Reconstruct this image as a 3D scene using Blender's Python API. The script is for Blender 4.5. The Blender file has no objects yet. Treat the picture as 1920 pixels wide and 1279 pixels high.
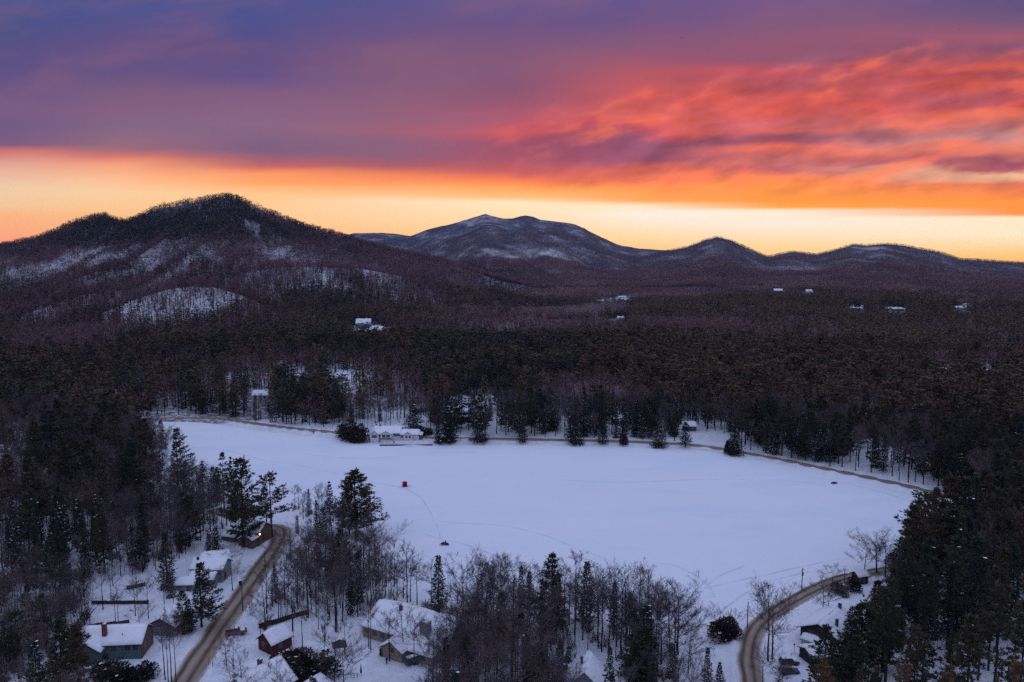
import bpy, bmesh, math, random
import numpy as np
from math import radians, sin, cos, tan, atan2, pi, sqrt
S = bpy.context.scene
# ------------------------------------------------------------------ camera
F = 1478.0                      # focal length in pixels of the 1920 px wide frame
PITCH = math.atan(170.0 / F)
CAMZ = 100.0
cam_d = bpy.data.cameras.new('camera'); cam = bpy.data.objects.new('camera', cam_d)
S.collection.objects.link(cam); S.camera = cam
cam_d.sensor_width = 36.0; cam_d.lens = F / 1920.0 * 36.0
cam_d.clip_start = 1.0; cam_d.clip_end = 40000.0
cam.location = (0, 0, CAMZ); cam.rotation_euler = (pi / 2 - PITCH, 0, 0)
# ------------------------------------------------------------------ render / exposure
S.view_settings.view_transform = 'Standard'; S.view_settings.look = 'None'
S.view_settings.gamma = 1.0; S.view_settings.exposure = 0.0
S.cycles.max_bounces = 4; S.cycles.diffuse_bounces = 3; S.cycles.glossy_bounces = 1
S.cycles.transmission_bounces = 2; S.cycles.volume_bounces = 0; S.cycles.transparent_max_bounces = 4
S.cycles.use_denoising = False; S.cycles.use_adaptive_sampling = False
S.cycles.caustics_reflective = False; S.cycles.caustics_refractive = False

def lin(c):
    return tuple(((v / 255.0) / 12.92 if v / 255.0 <= 0.04045 else ((v / 255.0 + 0.055) / 1.055) ** 2.4) for v in c)

# ------------------------------------------------------------------ node expression helper
class NX:
    def __init__(s, tree): s.t = tree; s.n = tree.nodes; s.l = tree.links
    def put(s, sock, v):
        if isinstance(v, bpy.types.NodeSocket): s.l.new(v, sock)
        else: sock.default_value = v
    def m(s, op, *a, clamp=False):
        n = s.n.new('ShaderNodeMath'); n.operation = op; n.use_clamp = clamp
        for i, v in enumerate(a): s.put(n.inputs[i], v)
        return n.outputs[0]
    def sstep(s, v, a, b):
        n = s.n.new('ShaderNodeMapRange'); n.interpolation_type = 'SMOOTHSTEP'
        s.put(n.inputs[0], v); s.put(n.inputs[1], a); s.put(n.inputs[2], b); n.inputs[3].default_value = 0; n.inputs[4].default_value = 1
        return n.outputs[0]
    def lmap(s, v, a, b, c, d):
        n = s.n.new('ShaderNodeMapRange'); s.put(n.inputs[0], v)
        for i, q in enumerate((a, b, c, d)): s.put(n.inputs[i + 1], q)
        return n.outputs[0]
    def mix(s, f, a, b, mode='MIX'):
        n = s.n.new('ShaderNodeMixRGB'); n.blend_type = mode
        s.put(n.inputs[0], f)
        for i, v in ((1, a), (2, b)): s.put(n.inputs[i], v if isinstance(v, bpy.types.NodeSocket) else (*v, 1.0))
        return n.outputs[0]
    def vec(s, x, y, z):
        n = s.n.new('ShaderNodeCombineXYZ')
        for i, v in enumerate((x, y, z)): s.put(n.inputs[i], v)
        return n.outputs[0]
    def noise(s, v, scale, detail=4.0, rough=0.5, dist=0.0):
        n = s.n.new('ShaderNodeTexNoise'); s.l.new(v, n.inputs['Vector']); n.inputs['Scale'].default_value = scale
        n.inputs['Detail'].default_value = detail; n.inputs['Roughness'].default_value = rough; n.inputs['Distortion'].default_value = dist
        return n.outputs[0]
    def ramp(s, f, stops, interp='LINEAR'):
        n = s.n.new('ShaderNodeValToRGB'); s.put(n.inputs[0], f); r = n.color_ramp; r.interpolation = interp
        while len(r.elements) > 1: r.elements.remove(r.elements[-1])
        r.elements[0].position = stops[0][0]; r.elements[0].color = (*stops[0][1], 1)
        for p, c in stops[1:]:
            e = r.elements.new(p); e.color = (*c, 1)
        return n.outputs[0]

# ------------------------------------------------------------------ sky (world): twilight dome with a sunset cloud deck
W = bpy.data.worlds.new('World'); S.world = W; W.use_nodes = True
wt = W.node_tree; wt.nodes.clear(); x = NX(wt)
tc = wt.nodes.new('ShaderNodeTexCoord'); sep = wt.nodes.new('ShaderNodeSeparateXYZ'); wt.links.new(tc.outputs['Generated'], sep.inputs[0])
dx, dy, dz = sep.outputs
TP = tan(PITCH); CP = cos(PITCH)
yy = x.m('MAXIMUM', dy, 0.05)
u = x.m('DIVIDE', dx, yy); v = x.m('DIVIDE', dz, yy)
den = x.m('MAXIMUM', x.m('SUBTRACT', 1.0, x.m('MULTIPLY', v, TP)), 0.1)
# heading and height in the sky, scaled so that one unit is 1/1478 of the tangent of the angle
X = x.m('ADD', 960.0, x.m('DIVIDE', x.m('MULTIPLY', u, F / CP), den))
Y = x.m('SUBTRACT', 639.5, x.m('MULTIPLY', x.m('DIVIDE', x.m('ADD', v, TP), den), F))
# streaky cloud texture: stretched, tilted
ax = radians(-13)
sx = x.m('ADD', x.m('MULTIPLY', X, cos(ax)), x.m('MULTIPLY', Y, -sin(ax)))
sy = x.m('ADD', x.m('MULTIPLY', X, sin(ax)), x.m('MULTIPLY', Y, cos(ax)))
def flip(a): return x.m('MULTIPLY', a, 1.0)
P1 = x.vec(x.m('MULTIPLY', x.m('SUBTRACT', x.m('MULTIPLY', X, cos(ax)), x.m('MULTIPLY', Y, sin(-ax))), 0.0032), x.m('MULTIPLY', x.m('ADD', x.m('MULTIPLY', X, sin(-ax)), x.m('MULTIPLY', Y, cos(ax))), 0.016), 0.3)
n1 = x.noise(P1, 1.0, 4.0, 0.5, 0.0)
P2 = x.vec(x.m('MULTIPLY', x.m('SUBTRACT', x.m('MULTIPLY', X, cos(ax)), x.m('MULTIPLY', Y, sin(-ax))), 0.011), x.m('MULTIPLY', x.m('ADD', x.m('MULTIPLY', X, sin(-ax)), x.m('MULTIPLY', Y, cos(ax))), 0.03), 4.1)
n2 = x.noise(P2, 1.0, 3.0, 0.5, 0.15)
P3 = x.vec(x.m('MULTIPLY', X, 0.0022), x.m('MULTIPLY', Y, 0.005), 9.0)
n3 = x.noise(P3, 1.0, 4.0, 0.5, 0.2)
P4 = x.vec(x.m('MULTIPLY', X, 0.004), x.m('MULTIPLY', Y, 0.04), 2.0)
n4 = x.noise(P4, 1.0, 3.0, 0.5, 0.0)
red = x.m('MULTIPLY', x.sstep(X, 780.0, 1250.0), x.m('MULTIPLY', x.m('MULTIPLY', x.sstep(Y, 50.0, 130.0), x.sstep(x.m('ADD', Y, x.m('MULTIPLY', X, 0.22)), 395.0, 480.0)), x.sstep(Y, 385.0, 340.0)))
upper = x.sstep(Y, 300.0, 180.0)
wob = x.m('ADD', x.m('MULTIPLY', x.m('SUBTRACT', n3, 0.5), x.m('MULTIPLY', upper, 60.0)), x.m('MULTIPLY', x.m('SUBTRACT', n1, 0.5), x.m('ADD', x.m('MULTIPLY', red, 60.0), 10.0)))
Yd = x.m('ADD', x.m('ADD', Y, wob), x.m('MULTIPLY', x.m('SUBTRACT', n4, 0.5), 10.0))
Yd = x.m('ADD', x.m('MULTIPLY', Y, x.sstep(Y, 330.0, 375.0)), x.m('MULTIPLY', Yd, x.m('SUBTRACT', 1.0, x.sstep(Y, 330.0, 375.0))))
Yd = x.m('ADD', Yd, x.m('MULTIPLY', x.m('SUBTRACT', n4, 0.5), 5.0))
fY = x.lmap(Yd, -40.0, 560.0, 0.0, 1.0)
def col(stops): return x.ramp(fY, [((y + 40.0) / 600.0, lin(c)) for y, c in stops])
COLS = [
 (20, [(0, (75, 84, 141)), (60, (79, 81, 133)), (110, (88, 80, 131)), (150, (98, 81, 131)), (200, (119, 91, 127)), (250, (111, 88, 121)), (270, (122, 88, 114)), (284, (204, 116, 101)), (300, (213, 145, 125)), (325, (229, 177, 140)), (350, (233, 199, 154)), (385, (241, 196, 135)), (402, (250, 181, 110)), (445, (252, 164, 104)), (470, (250, 155, 95))]),
 (240, [(0, (74, 84, 144)), (50, (80, 82, 138)), (80, (95, 80, 131)), (130, (101, 82, 130)), (180, (124, 92, 123)), (210, (130, 95, 125)), (235, (128, 99, 127)), (262, (143, 105, 117)), (280, (150, 105, 112)), (293, (208, 115, 96)), (306, (240, 152, 106)), (335, (248, 184, 128)), (360, (244, 204, 143)), (400, (249, 193, 120)), (450, (251, 172, 100))]),
 (480, [(0, (75, 83, 143)), (60, (81, 80, 138)), (100, (97, 80, 129)), (140, (100, 82, 133)), (172, (128, 92, 126)), (200, (132, 95, 126)), (232, (133, 102, 127)), (280, (122, 91, 116)), (300, (163, 95, 101)), (313, (192, 101, 90)), (326, (250, 150, 85)), (345, (255, 166, 92)), (363, (252, 195, 125)), (395, (253, 201, 126)), (450, (252, 186, 108))]),
 (720, [(0, (91, 85, 139)), (50, (107, 84, 130)), (100, (129, 90, 122)), (150, (135, 92, 122)), (190, (142, 95, 118)), (225, (148, 96, 115)), (245, (160, 95, 108)), (262, (138, 97, 117)), (295, (140, 92, 108)), (312, (170, 92, 92)), (328, (240, 132, 77)), (343, (255, 156, 82)), (362, (255, 186, 115)), (376, (253, 214, 160)), (410, (253, 210, 142)), (450, (252, 190, 112))]),
 (960, [(0, (104, 88, 140)), (50, (107, 83, 131)), (100, (129, 88, 122)), (150, (133, 86, 116)), (185, (143, 86, 110)), (215, (176, 88, 104)), (250, (204, 90, 91)), (276, (160, 80, 95)), (300, (166, 85, 94)), (320, (196, 93, 84)), (336, (250, 126, 70)), (352, (255, 160, 75)), (370, (252, 188, 106)), (380, (255, 228, 174)), (402, (255, 222, 156)), (450, (254, 200, 118)), (500, (252, 180, 90))]),
 (1200, [(0, (96, 84, 140)), (40, (106, 85, 134)), (90, (131, 88, 121)), (120, (158, 88, 110)), (150, (184, 90, 100)), (185, (204, 90, 90)), (220, (222, 100, 84)), (241, (200, 86, 86)), (260, (142, 80, 99)), (298, (150, 80, 95)), (316, (214, 101, 76)), (340, (233, 116, 74)), (353, (255, 146, 65)), (377, (255, 170, 76)), (386, (255, 228, 180)), (402, (255, 238, 204)), (440, (255, 220, 150)), (475, (253, 195, 114))]),
 (1440, [(0, (124, 88, 134)), (40, (127, 88, 125)), (85, (147, 88, 114)), (118, (150, 86, 110)), (137, (200, 88, 94)), (160, (180, 84, 92)), (193, (224, 95, 79)), (215, (208, 89, 80)), (238, (228, 103, 79)), (251, (152, 77, 86)), (261, (164, 78, 85)), (272, (224, 105, 75)), (290, (206, 102, 88)), (310, (198, 111, 99)), (324, (194, 98, 93)), (336, (250, 135, 74)), (360, (255, 150, 54)), (380, (254, 152, 42)), (389, (254, 166, 52)), (396, (255, 236, 192)), (420, (255, 236, 199)), (460, (255, 215, 140)), (500, (254, 190, 90))]),
 (1900, [(0, (92, 80, 126)), (40, (121, 88, 121)), (70, (162, 90, 110)), (95, (140, 85, 108)), (115, (182, 86, 90)), (130, (218, 95, 76)), (142, (176, 77, 80)), (156, (214, 91, 76)), (180, (192, 86, 84)), (198, (196, 78, 76)), (211, (230, 110, 76)), (240, (206, 116, 105)), (265, (205, 146, 136)), (284, (234, 130, 96)), (300, (162, 86, 95)), (310, (177, 92, 90)), (318, (235, 180, 130)), (328, (235, 175, 125)), (340, (226, 120, 76)), (360, (245, 131, 60)), (380, (255, 150, 40)), (402, (255, 146, 36)), (408, (255, 235, 180)), (440, (255, 235, 180)), (478, (253, 203, 108)), (500, (253, 180, 70))]),
]
Xd = x.m('ADD', X, x.m('MULTIPLY', x.m('SUBTRACT', n3, 0.5), 160.0))
sky = col(COLS[0][1])
for (xa, _), (xb, st) in zip(COLS[:-1], COLS[1:]):
    sky = x.mix(x.lmap(Xd, float(xa), float(xb), 0.0, 1.0), sky, col(st))
# billows inside the lit cloud
bil = x.m('ADD', 1.0, x.m('MULTIPLY', x.m('SUBTRACT', n2, 0.5), x.m('MULTIPLY', red, 1.25)))
P5 = x.vec(x.m('MULTIPLY', X, 0.0042), x.m('MULTIPLY', x.m('ADD', Y, x.m('MULTIPLY', X, 0.12)), 0.013), 31.0)
n5 = x.noise(P5, 1.0, 6.0, 0.55, 0.1)
sky = x.mix(x.m('MULTIPLY', x.sstep(n5, 0.42, 0.75), x.m('MULTIPLY', x.sstep(Y, 300.0, 230.0), 0.42)), sky, lin((140, 98, 124)))
hs = wt.nodes.new('ShaderNodeHueSaturation'); wt.links.new(sky, hs.inputs['Color']); wt.links.new(bil, hs.inputs['Value'])
sky = hs.outputs[0]
glow = x.m('MULTIPLY', red, x.sstep(x.m('MULTIPLY', n1, n2), 0.27, 0.42))
sky = x.mix(x.m('MULTIPLY', glow, 0.55), sky, lin((250, 118, 66)))
lowsky = x.sstep(Y, 120.0, 430.0)
sky = x.mix(1.0, sky, x.mix(lowsky, (1.0, 1.0, 1.0), (1.18, 1.17, 1.38)), 'MULTIPLY')
# overhead and behind the viewer: clear blue twilight
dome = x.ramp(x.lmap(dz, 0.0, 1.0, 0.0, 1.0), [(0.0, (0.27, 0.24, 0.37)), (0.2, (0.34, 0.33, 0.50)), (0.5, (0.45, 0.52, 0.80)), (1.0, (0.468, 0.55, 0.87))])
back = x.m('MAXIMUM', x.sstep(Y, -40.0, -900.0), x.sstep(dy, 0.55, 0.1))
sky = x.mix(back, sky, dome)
# clear air under the deck: the physical sky with the sun just on the horizon adds a little light of its own
nish = wt.nodes.new('ShaderNodeTexSky'); nish.sky_type = 'NISHITA'; nish.sun_disc = False
nish.sun_elevation = radians(1.0); nish.sun_rotation = radians(18.0); nish.altitude = 500
ngain = x.mix(1.0, nish.outputs[0], (0.006, 0.006, 0.006), 'MULTIPLY')
sky = x.mix(x.m('MULTIPLY', back, 1.0), sky, x.mix(1.0, sky, ngain, 'ADD'))
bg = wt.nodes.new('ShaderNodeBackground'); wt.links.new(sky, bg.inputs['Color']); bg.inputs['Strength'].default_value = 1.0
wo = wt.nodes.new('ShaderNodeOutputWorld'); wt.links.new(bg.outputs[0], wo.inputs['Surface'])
# the sun is behind the ridge on the right: only a last faint warm glow from the horizon
sd = bpy.data.lights.new('sun', 'SUN'); sd.energy = 0.10; sd.angle = radians(14); sd.color = (1.0, 0.62, 0.32)
so = bpy.data.objects.new('sun', sd); S.collection.objects.link(so)
so.rotation_euler = (radians(83), 0, radians(180 - 18)) ; so.location = (0, 0, 300)

# ------------------------------------------------------------------ projection helpers
CT, ST = cos(PITCH), sin(PITCH)
def rays(px, py):
    cx = (np.asarray(px, float) - 960.0) / F; cy = (np.asarray(py, float) - 639.5) / F
    d = np.stack([cx, CT - cy * ST, -ST - cy * CT], -1)
    return d / np.hypot(d[..., 0], d[..., 1])[..., None]        # unit horizontal length
def project(X, Y, Z):
    f = Y * CT - (Z - CAMZ) * ST; up = Y * ST + (Z - CAMZ) * CT
    f = np.where(f < 1e-3, 1e-3, f)
    return 960.0 + F * X / f, 639.5 - F * up / f
def at_plane(px, py, z=0.0):
    d = rays(px, py); t = (z - CAMZ) / d[..., 2]
    return np.stack([d[..., 0] * t, d[..., 1] * t], -1)
def catmull(P, n=8, closed=False):
    P = np.asarray(P, float); out = []
    N = len(P)
    for i in range(N if closed else N - 1):
        g = lambda k: P[k % N] if closed else P[min(max(k, 0), N - 1)]
        a, b, c, d = g(i - 1), g(i), g(i + 1), g(i + 2)
        for k in range(n):
            t = k / n
            out.append(0.5 * ((2 * b) + (c - a) * t + (2 * a - 5 * b + 4 * c - d) * t * t + (3 * b - a - 3 * c + d) * t ** 3))
    if not closed: out.append(P[-1])
    return np.array(out)
def ss(t):
    t = np.clip(t, 0, 1); return t * t * (3 - 2 * t)
def vnoise(x, y, seed=0):
    xi = np.floor(x).astype(np.int64); yi = np.floor(y).astype(np.int64); fx = x - xi; fy = y - yi
    fx = fx * fx * fx * (fx * (fx * 6 - 15) + 10); fy = fy * fy * fy * (fy * (fy * 6 - 15) + 10)
    def h(a, b):
        k = (a * 374761393 + b * 668265263 + seed * 974711) & 0xffffffff
        k = ((k ^ (k >> 13)) * 1274126177) & 0xffffffff
        return ((k ^ (k >> 16)) & 0xffff) / 65535.0
    return (h(xi, yi) * (1 - fx) + h(xi + 1, yi) * fx) * (1 - fy) + (h(xi, yi + 1) * (1 - fx) + h(xi + 1, yi + 1) * fx) * fy
def fbm(x, y, oct=4, seed=0):
    s = 0; a = 0.5; tot = 0
    for o in range(oct):
        s = s + a * (vnoise(x, y, seed + o * 17) - 0.5); tot += a; x = x * 2.03 + 7.1; y = y * 2.03 + 3.7; a *= 0.5
    return s / tot * 2.0

# ------------------------------------------------------------------ terrain
LAKE_PX = [(270, 792), (340, 789), (400, 792), (450, 800), (500, 807), (560, 814), (640, 822), (690, 828), (760, 838), (830, 834), (900, 832), (1000, 832), (1100, 834), (1250, 837),
           (1340, 843), (1420, 857), (1500, 873), (1600, 893), (1690, 913), (1760, 936), (1795, 975), (1760, 1020), (1680, 1050), (1600, 1066), (1530, 1088), (1460, 1122), (1412, 1158), (1380, 1195), (1335, 1205),
           (1280, 1188), (1200, 1166), (1100, 1152), (1000, 1140), (900, 1143), (840, 1140), (790, 1128), (730, 1080), (705, 1040), (692, 1008), (655, 985), (600, 962), (555, 945), (510, 930), (460, 920), (400, 895), (350, 862), (300, 835), (255, 812)]
LAKE = catmull(at_plane(*np.array(LAKE_PX, float).T), 5, True)
def signed_d(px, py, poly):
    """distance to the shoreline, positive on land"""
    sh = px.shape; p = np.stack([px.ravel(), py.ravel()], -1); out = np.full(len(p), 1e9); ins = np.zeros(len(p), bool)
    A = poly; B = np.roll(poly, -1, 0)
    for a, b in zip(A, B):
        e = b - a; w = p - a; t = np.clip((w @ e) / (e @ e), 0, 1)
        q = w - t[:, None] * e; out = np.minimum(out, (q * q).sum(1))
        c = ((a[1] > p[:, 1]) != (b[1] > p[:, 1]))
        ins ^= c & (p[:, 0] < (b[0] - a[0]) * (p[:, 1] - a[1]) / ((b[1] - a[1]) if abs(b[1] - a[1]) > 1e-9 else 1e-9) + a[0])
    d = np.sqrt(out); d[ins] *= -1
    return d.reshape(sh)
def crest(rows):
    r = np.array(rows, float); d = rays(r[:, 0], r[:, 1])
    az = np.arctan2(d[:, 0], d[:, 1]); return az, CAMZ + d[:, 2] * r[:, 2], r[:, 2]
# ridges: (heading px, crest py of the bare ground, distance m); front slope start, back width, front exponent, roughness
RIDGES = [
 (crest([(-700, 560, 2300), (-300, 520, 2200), (-100, 485, 2150), (0, 464, 2100), (60, 452, 2080), (95, 440, 2050), (130, 424, 2030), (165, 413, 2000), (198, 406, 1980), (214, 414, 1970), (238, 417, 1960), (262, 403, 1950), (300, 390, 1940), (350, 380, 1920), (400, 372, 1900), (428, 369, 1890), (452, 373, 1890), (480, 388, 1900), (510, 400, 1920), (560, 420, 1930), (620, 437, 1930), (660, 451, 1920), (740, 474, 1880), (800, 484, 1850), (850, 499, 1800), (900, 514, 1750), (950, 529, 1700), (1000, 546, 1650), (1050, 562, 1600), (1120, 584, 1550), (1200, 590, 1500), (1260, 596, 1500)]), 740.0, 1500.0, 2.0, 0.085),
 (crest([(60, 640, 1050), (150, 603, 1060), (215, 578, 1060), (260, 558, 1060), (310, 543, 1060), (365, 536, 1060), (415, 541, 1050), (460, 556, 1040), (510, 580, 1030), (600, 620, 1000), (640, 640, 1000)]), 760.0, 330.0, 1.5, 0.03),
 (crest([(400, 520, 1400), (520, 500, 1420), (600, 500, 1440), (680, 505, 1450), (760, 520, 1450), (850, 540, 1430), (950, 562, 1400), (1050, 585, 1380), (1100, 596, 1360)]), 900.0, 300.0, 1.5, 0.04),
 (crest([(300, 520, 6600), (560, 470, 6600), (640, 440, 6600), (665, 432, 6600), (700, 431, 6600), (740, 435, 6500), (770, 441, 6300), (800, 430, 6200), (850, 419, 6100), (880, 409, 6000), (898, 404, 6000), (910, 400, 6000), (922, 404, 6000), (945, 409.5, 6000), (962, 409, 6000), (975, 405, 6000), (985, 403, 6000), (1000, 406, 6000), (1014, 411.5, 6000), (1060, 417, 6000), (1080, 421, 6000), (1120, 441, 5900), (1160, 459, 5800), (1200, 466, 5700), (1260, 470, 5600), (1320, 490, 5600), (1500, 520, 5600)]), 1800.0, 2500.0, 1.4, 0.06),
 (crest([(600, 520, 4300), (700, 487, 4300), (800, 467, 4350), (870, 452, 4400), (940, 440, 4450), (985, 434, 4500), (1040, 448, 4500), (1080, 470, 4450), (1120, 495, 4400), (1200, 520, 4300)]), 1900.0, 700.0, 1.4, 0.05),
 (crest([(1000, 540, 4600), (1100, 520, 4500), (1180, 490, 4450), (1240, 473, 4400), (1290, 463, 4300), (1320, 451, 4250), (1345, 445, 4200), (1370, 451, 4200), (1400, 465, 4250), (1440, 482, 4300), (1470, 475, 4350), (1490, 472, 4350), (1530, 478, 4300), (1570, 468, 4250), (1600, 459, 4200), (1625, 461, 4200), (1660, 458, 4200), (1700, 462, 4200), (1760, 474, 4150), (1800, 487, 4100), (1830, 488, 4100), (1870, 491, 4100), (1920, 494, 4100), (2100, 500, 4100), (2500, 520, 4100)]), 1850.0, 1800.0, 1.35, 0.07),
 (crest([(1120, 585, 1650), (1180, 577, 1650), (1250, 562, 1650), (1350, 554, 1650), (1450, 556, 1650), (1550, 566, 1700), (1650, 566, 1750), (1750, 572, 1800), (1850, 577, 1800), (2000, 582, 1800), (2400, 590, 1800)]), 950.0, 900.0, 1.3, 0.02),
]
LPX = [(1112, 566), (1140, 561.5), (1165, 560.5), (1182, 563), (1172, 566.5), (1140, 567.5)]
FAR_LAKE_Z = -4.0
FAR_LAKE = catmull(at_plane(*np.array(LPX, float).T, FAR_LAKE_Z), 5, True)
def gauss(x, y, px, py, r, z=0.0):
    c = at_plane(px, py, z); return np.exp(-((x - c[0]) ** 2 + (y - c[1]) ** 2) / (r * r))
def H0(x, y):
    x = np.asarray(x, float); y = np.asarray(y, float)
    r = np.hypot(x, y); az = np.arctan2(x, y)
    d = signed_d(x, y, LAKE)
    dl = np.maximum(d, 0)
    near = ss((520 - r) / 150)
    h = np.where(d < 0, -1.2 * ss(-d / 7), 1.3 * ss(d / 7) + 0.9 * ss((d - 8) / 40) + 2.6 * ss((d - 20) / 140))
    lf = ss(d / 60)
    h = h + lf * (13.0 * gauss(x, y, 40, 860, 75) + 6.0 * gauss(x, y, -60, 1050, 70) + 9.0 * gauss(x, y, 2000, 1050, 60) + 6.0 * gauss(x, y, 1900, 930, 60))
    h = h + ss(d / 30) * (1.3 * fbm(x / 45, y / 45, 3, 5) + 0.35 * fbm(x / 9, y / 9, 2, 8))
    h = h + ss((r - 480) / 400) * (9.0 * fbm(x / 260, y / 260, 4, 11) + 17.0 * ss((r - 560) / 400) * (1 - .92 * np.exp(-((az - .13) / .075) ** 2)) * fbm(x / 330, y / 210, 3, 14)) - 4.0 * ss((r - 900) / 600)
    for (ca, cz, cd), start, back, ex, rough in RIDGES:
        z = np.interp(az, ca, cz, left=-60, right=-60); D = np.interp(az, ca, cd)
        z = np.where(az < ca[0], cz[0] - (ca[0] - az) * 400, np.where(az > ca[-1], cz[-1] - (az - ca[-1]) * 400, z))
        base = -8.0
        amp = np.maximum(z - base, 0)
        st = start + 120 * fbm(x / 400, y / 400, 3, 21)
        t = np.clip((r - st) / np.maximum(D - st, 50), 0, 1); tb = np.clip((r - D) / back, 0, 1)
        f = np.where(r <= D, t ** ex, 1 - ss(tb * 0.5 + 0.0) * 1.0)
        f = np.where(r > D, np.clip(1 - tb, 0, 1) ** 1.3, f)
        k = np.where(r <= D, t * (1 - t) * 4, 0) + np.where(r > D, 0.2 * (tb < 1), 0)
        sc = D / 9.0
        n = (fbm(x / (sc * .6), y / (sc * 5), 5, 31 + int(start)) * 1.3 + .6 * fbm(x / (sc * .22), y / (sc * 2.2), 3, 57)) * amp * rough * 2.2 * k
        hh = base + amp * f + n
        h = np.where(r > 600, np.maximum(h, hh), h)
    fl = signed_d(x, y, FAR_LAKE) if r.size < 4 or (r.max() > 1300) else np.full(r.shape, 1e6)
    h = np.where(fl < 240, np.minimum(h, FAR_LAKE_Z + np.where(fl < 0, -1.0, 0.012 * fl)), h)
    return h
# ------------------------------------------------------------------ roads
def march(px, py, Hf):
    d = rays(px, py); t = np.geomspace(60, 9000, 700)
    X = d[0] * t; Y = d[1] * t; Z = CAMZ + d[2] * t; below = Z - Hf(X, Y) < 0
    if not below.any(): return np.array([X[-1], Y[-1], Z[-1]])
    i = max(int(np.argmax(below)), 1)
    a, b = t[i - 1], t[i]
    tt = np.linspace(a, b, 40); zz = CAMZ + d[2] * tt - Hf(d[0] * tt, d[1] * tt)
    k = int(np.argmax(zz < 0)) if (zz < 0).any() else 39
    return np.array([d[0] * tt[k], d[1] * tt[k], CAMZ + d[2] * tt[k]])
ROADS_PX = {
 'left': ([(300, 1350), (352, 1268), (400, 1196), (452, 1120), (495, 1060), (522, 1020), (528, 1000), (516, 989), (490, 986), (455, 975), (400, 955)], 3.7),
 'right': ([(1412, 1360), (1410, 1280), (1404, 1230), (1414, 1190), (1440, 1158), (1480, 1131), (1530, 1105), (1580, 1085), (1640, 1073), (1720, 1060), (1800, 1035), (1850, 985), (1820, 945), (1745, 924), (1650, 903), (1560, 884), (1450, 861), (1370, 847), (1300, 835), (1200, 829), (1000, 824), (830, 821), (700, 817), (620, 810), (540, 802), (470, 793), (420, 786), (360, 784), (290, 786), (200, 790)], 2.9),
}
ROADS = []
for nm, (pp, hw) in ROADS_PX.items():
    pts = np.array([march(a, b, H0)[:2] for a, b in pp]); c = catmull(pts, 12)
    seg = np.r_[0, np.cumsum(np.hypot(*np.diff(c, axis=0).T))]
    s_ = np.arange(0, seg[-1], 2.0); c = np.stack([np.interp(s_, seg, c[:, 0]), np.interp(s_, seg, c[:, 1])], -1)
    z = H0(c[:, 0], c[:, 1]); k = np.ones(25) / 25; zp = np.r_[np.full(12, z[0]), z, np.full(12, z[-1])]; z = np.maximum(np.convolve(zp, k, 'valid'), 0.7)
    ROADS.append((nm, c, z, hw))
def road_near(x, y):
    """distance to the nearest road centre line, its height there and half width"""
    sh = x.shape; p = np.stack([x.ravel(), y.ravel()], -1); D = np.full(len(p), 1e6); Z = np.zeros(len(p)); Wd = np.full(len(p), 3.0)
    for nm, c, z, hw in ROADS:
        lo = c.min(0) - 25; hi = c.max(0) + 25
        idx = np.where(((p >= lo) & (p <= hi)).all(1))[0]
        for q0 in range(0, len(idx), 20000):
            q = idx[q0:q0 + 20000]
            dd = ((p[q][:, None, :] - c[None]) ** 2).sum(-1); k = dd.argmin(1); dm = np.sqrt(dd[np.arange(len(q)), k])
            b = dm < D[q]; qq = q[b]; D[qq] = dm[b]; Z[qq] = z[k[b]]; Wd[qq] = hw
    return D.reshape(sh), Z.reshape(sh), Wd.reshape(sh)
def H(x, y):
    x = np.asarray(x, float); y = np.asarray(y, float)
    h = H0(x, y); D, Z, Wd = road_near(np.atleast_1d(x), np.atleast_1d(y)); D = D.reshape(h.shape); Z = Z.reshape(h.shape); Wd = Wd.reshape(h.shape)
    w = 1 - ss((D - Wd - 1.0) / 7.0)
    bank = 0.55 * np.exp(-((D - Wd - 1.1) / 0.8) ** 2) * (0.6 + 0.8 * vnoise(x / 3, y / 3, 77))
    return np.where(D < 25, h * (1 - w) + (Z - 0.12) * w + bank, h)
def at(px, py):
    return march(px, py, H)
# ------------------------------------------------------------------ mesh / object helpers
COL = S.collection
def mesh_np(name, V, faces, mats, mi=None, attrs=None, smooth=False):
    """faces: list of int arrays, each (n, k)"""
    me = bpy.data.meshes.new(name); V = np.asarray(V, np.float32)
    me.vertices.add(len(V)); me.vertices.foreach_set('co', V.ravel())
    loops = np.concatenate([f.ravel() for f in faces]).astype(np.int32)
    sizes = np.concatenate([np.full(len(f), f.shape[1], np.int32) for f in faces])
    me.loops.add(len(loops)); me.loops.foreach_set('vertex_index', loops)
    me.polygons.add(len(sizes)); me.polygons.foreach_set('loop_start', np.r_[0, np.cumsum(sizes)[:-1]].astype(np.int32))
    me.polygons.foreach_set('loop_total', sizes)
    for m in mats: me.materials.append(m)
    if mi is not None: me.polygons.foreach_set('material_index', np.asarray(mi, np.int32))
    if smooth: me.polygons.foreach_set('use_smooth', np.ones(len(sizes), bool))
    for k, a in (attrs or {}).items():
        at_ = me.attributes.new(k, 'FLOAT', 'POINT'); at_.data.foreach_set('value', np.asarray(a, np.float32))
    me.update(calc_edges=True); me.validate()
    return me
def link(name, me, parent=None, loc=None):
    o = bpy.data.objects.new(name, me); COL.objects.link(o)
    if parent is not None: o.parent = parent
    if loc is not None: o.location = loc
    return o
def tag(o, label=None, cat=None, group=None, kind=None):
    for k, v in (('label', label), ('category', cat), ('group', group), ('kind', kind)):
        if v: o[k] = v
    return o
def thing(name, label, cat, loc, rz=0.0, group=None):
    o = bpy.data.objects.new(name, None); COL.objects.link(o); o.location = loc; o.rotation_euler = (0, 0, rz); o.empty_display_size = 0.5
    return tag(o, label, cat, group)
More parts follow.
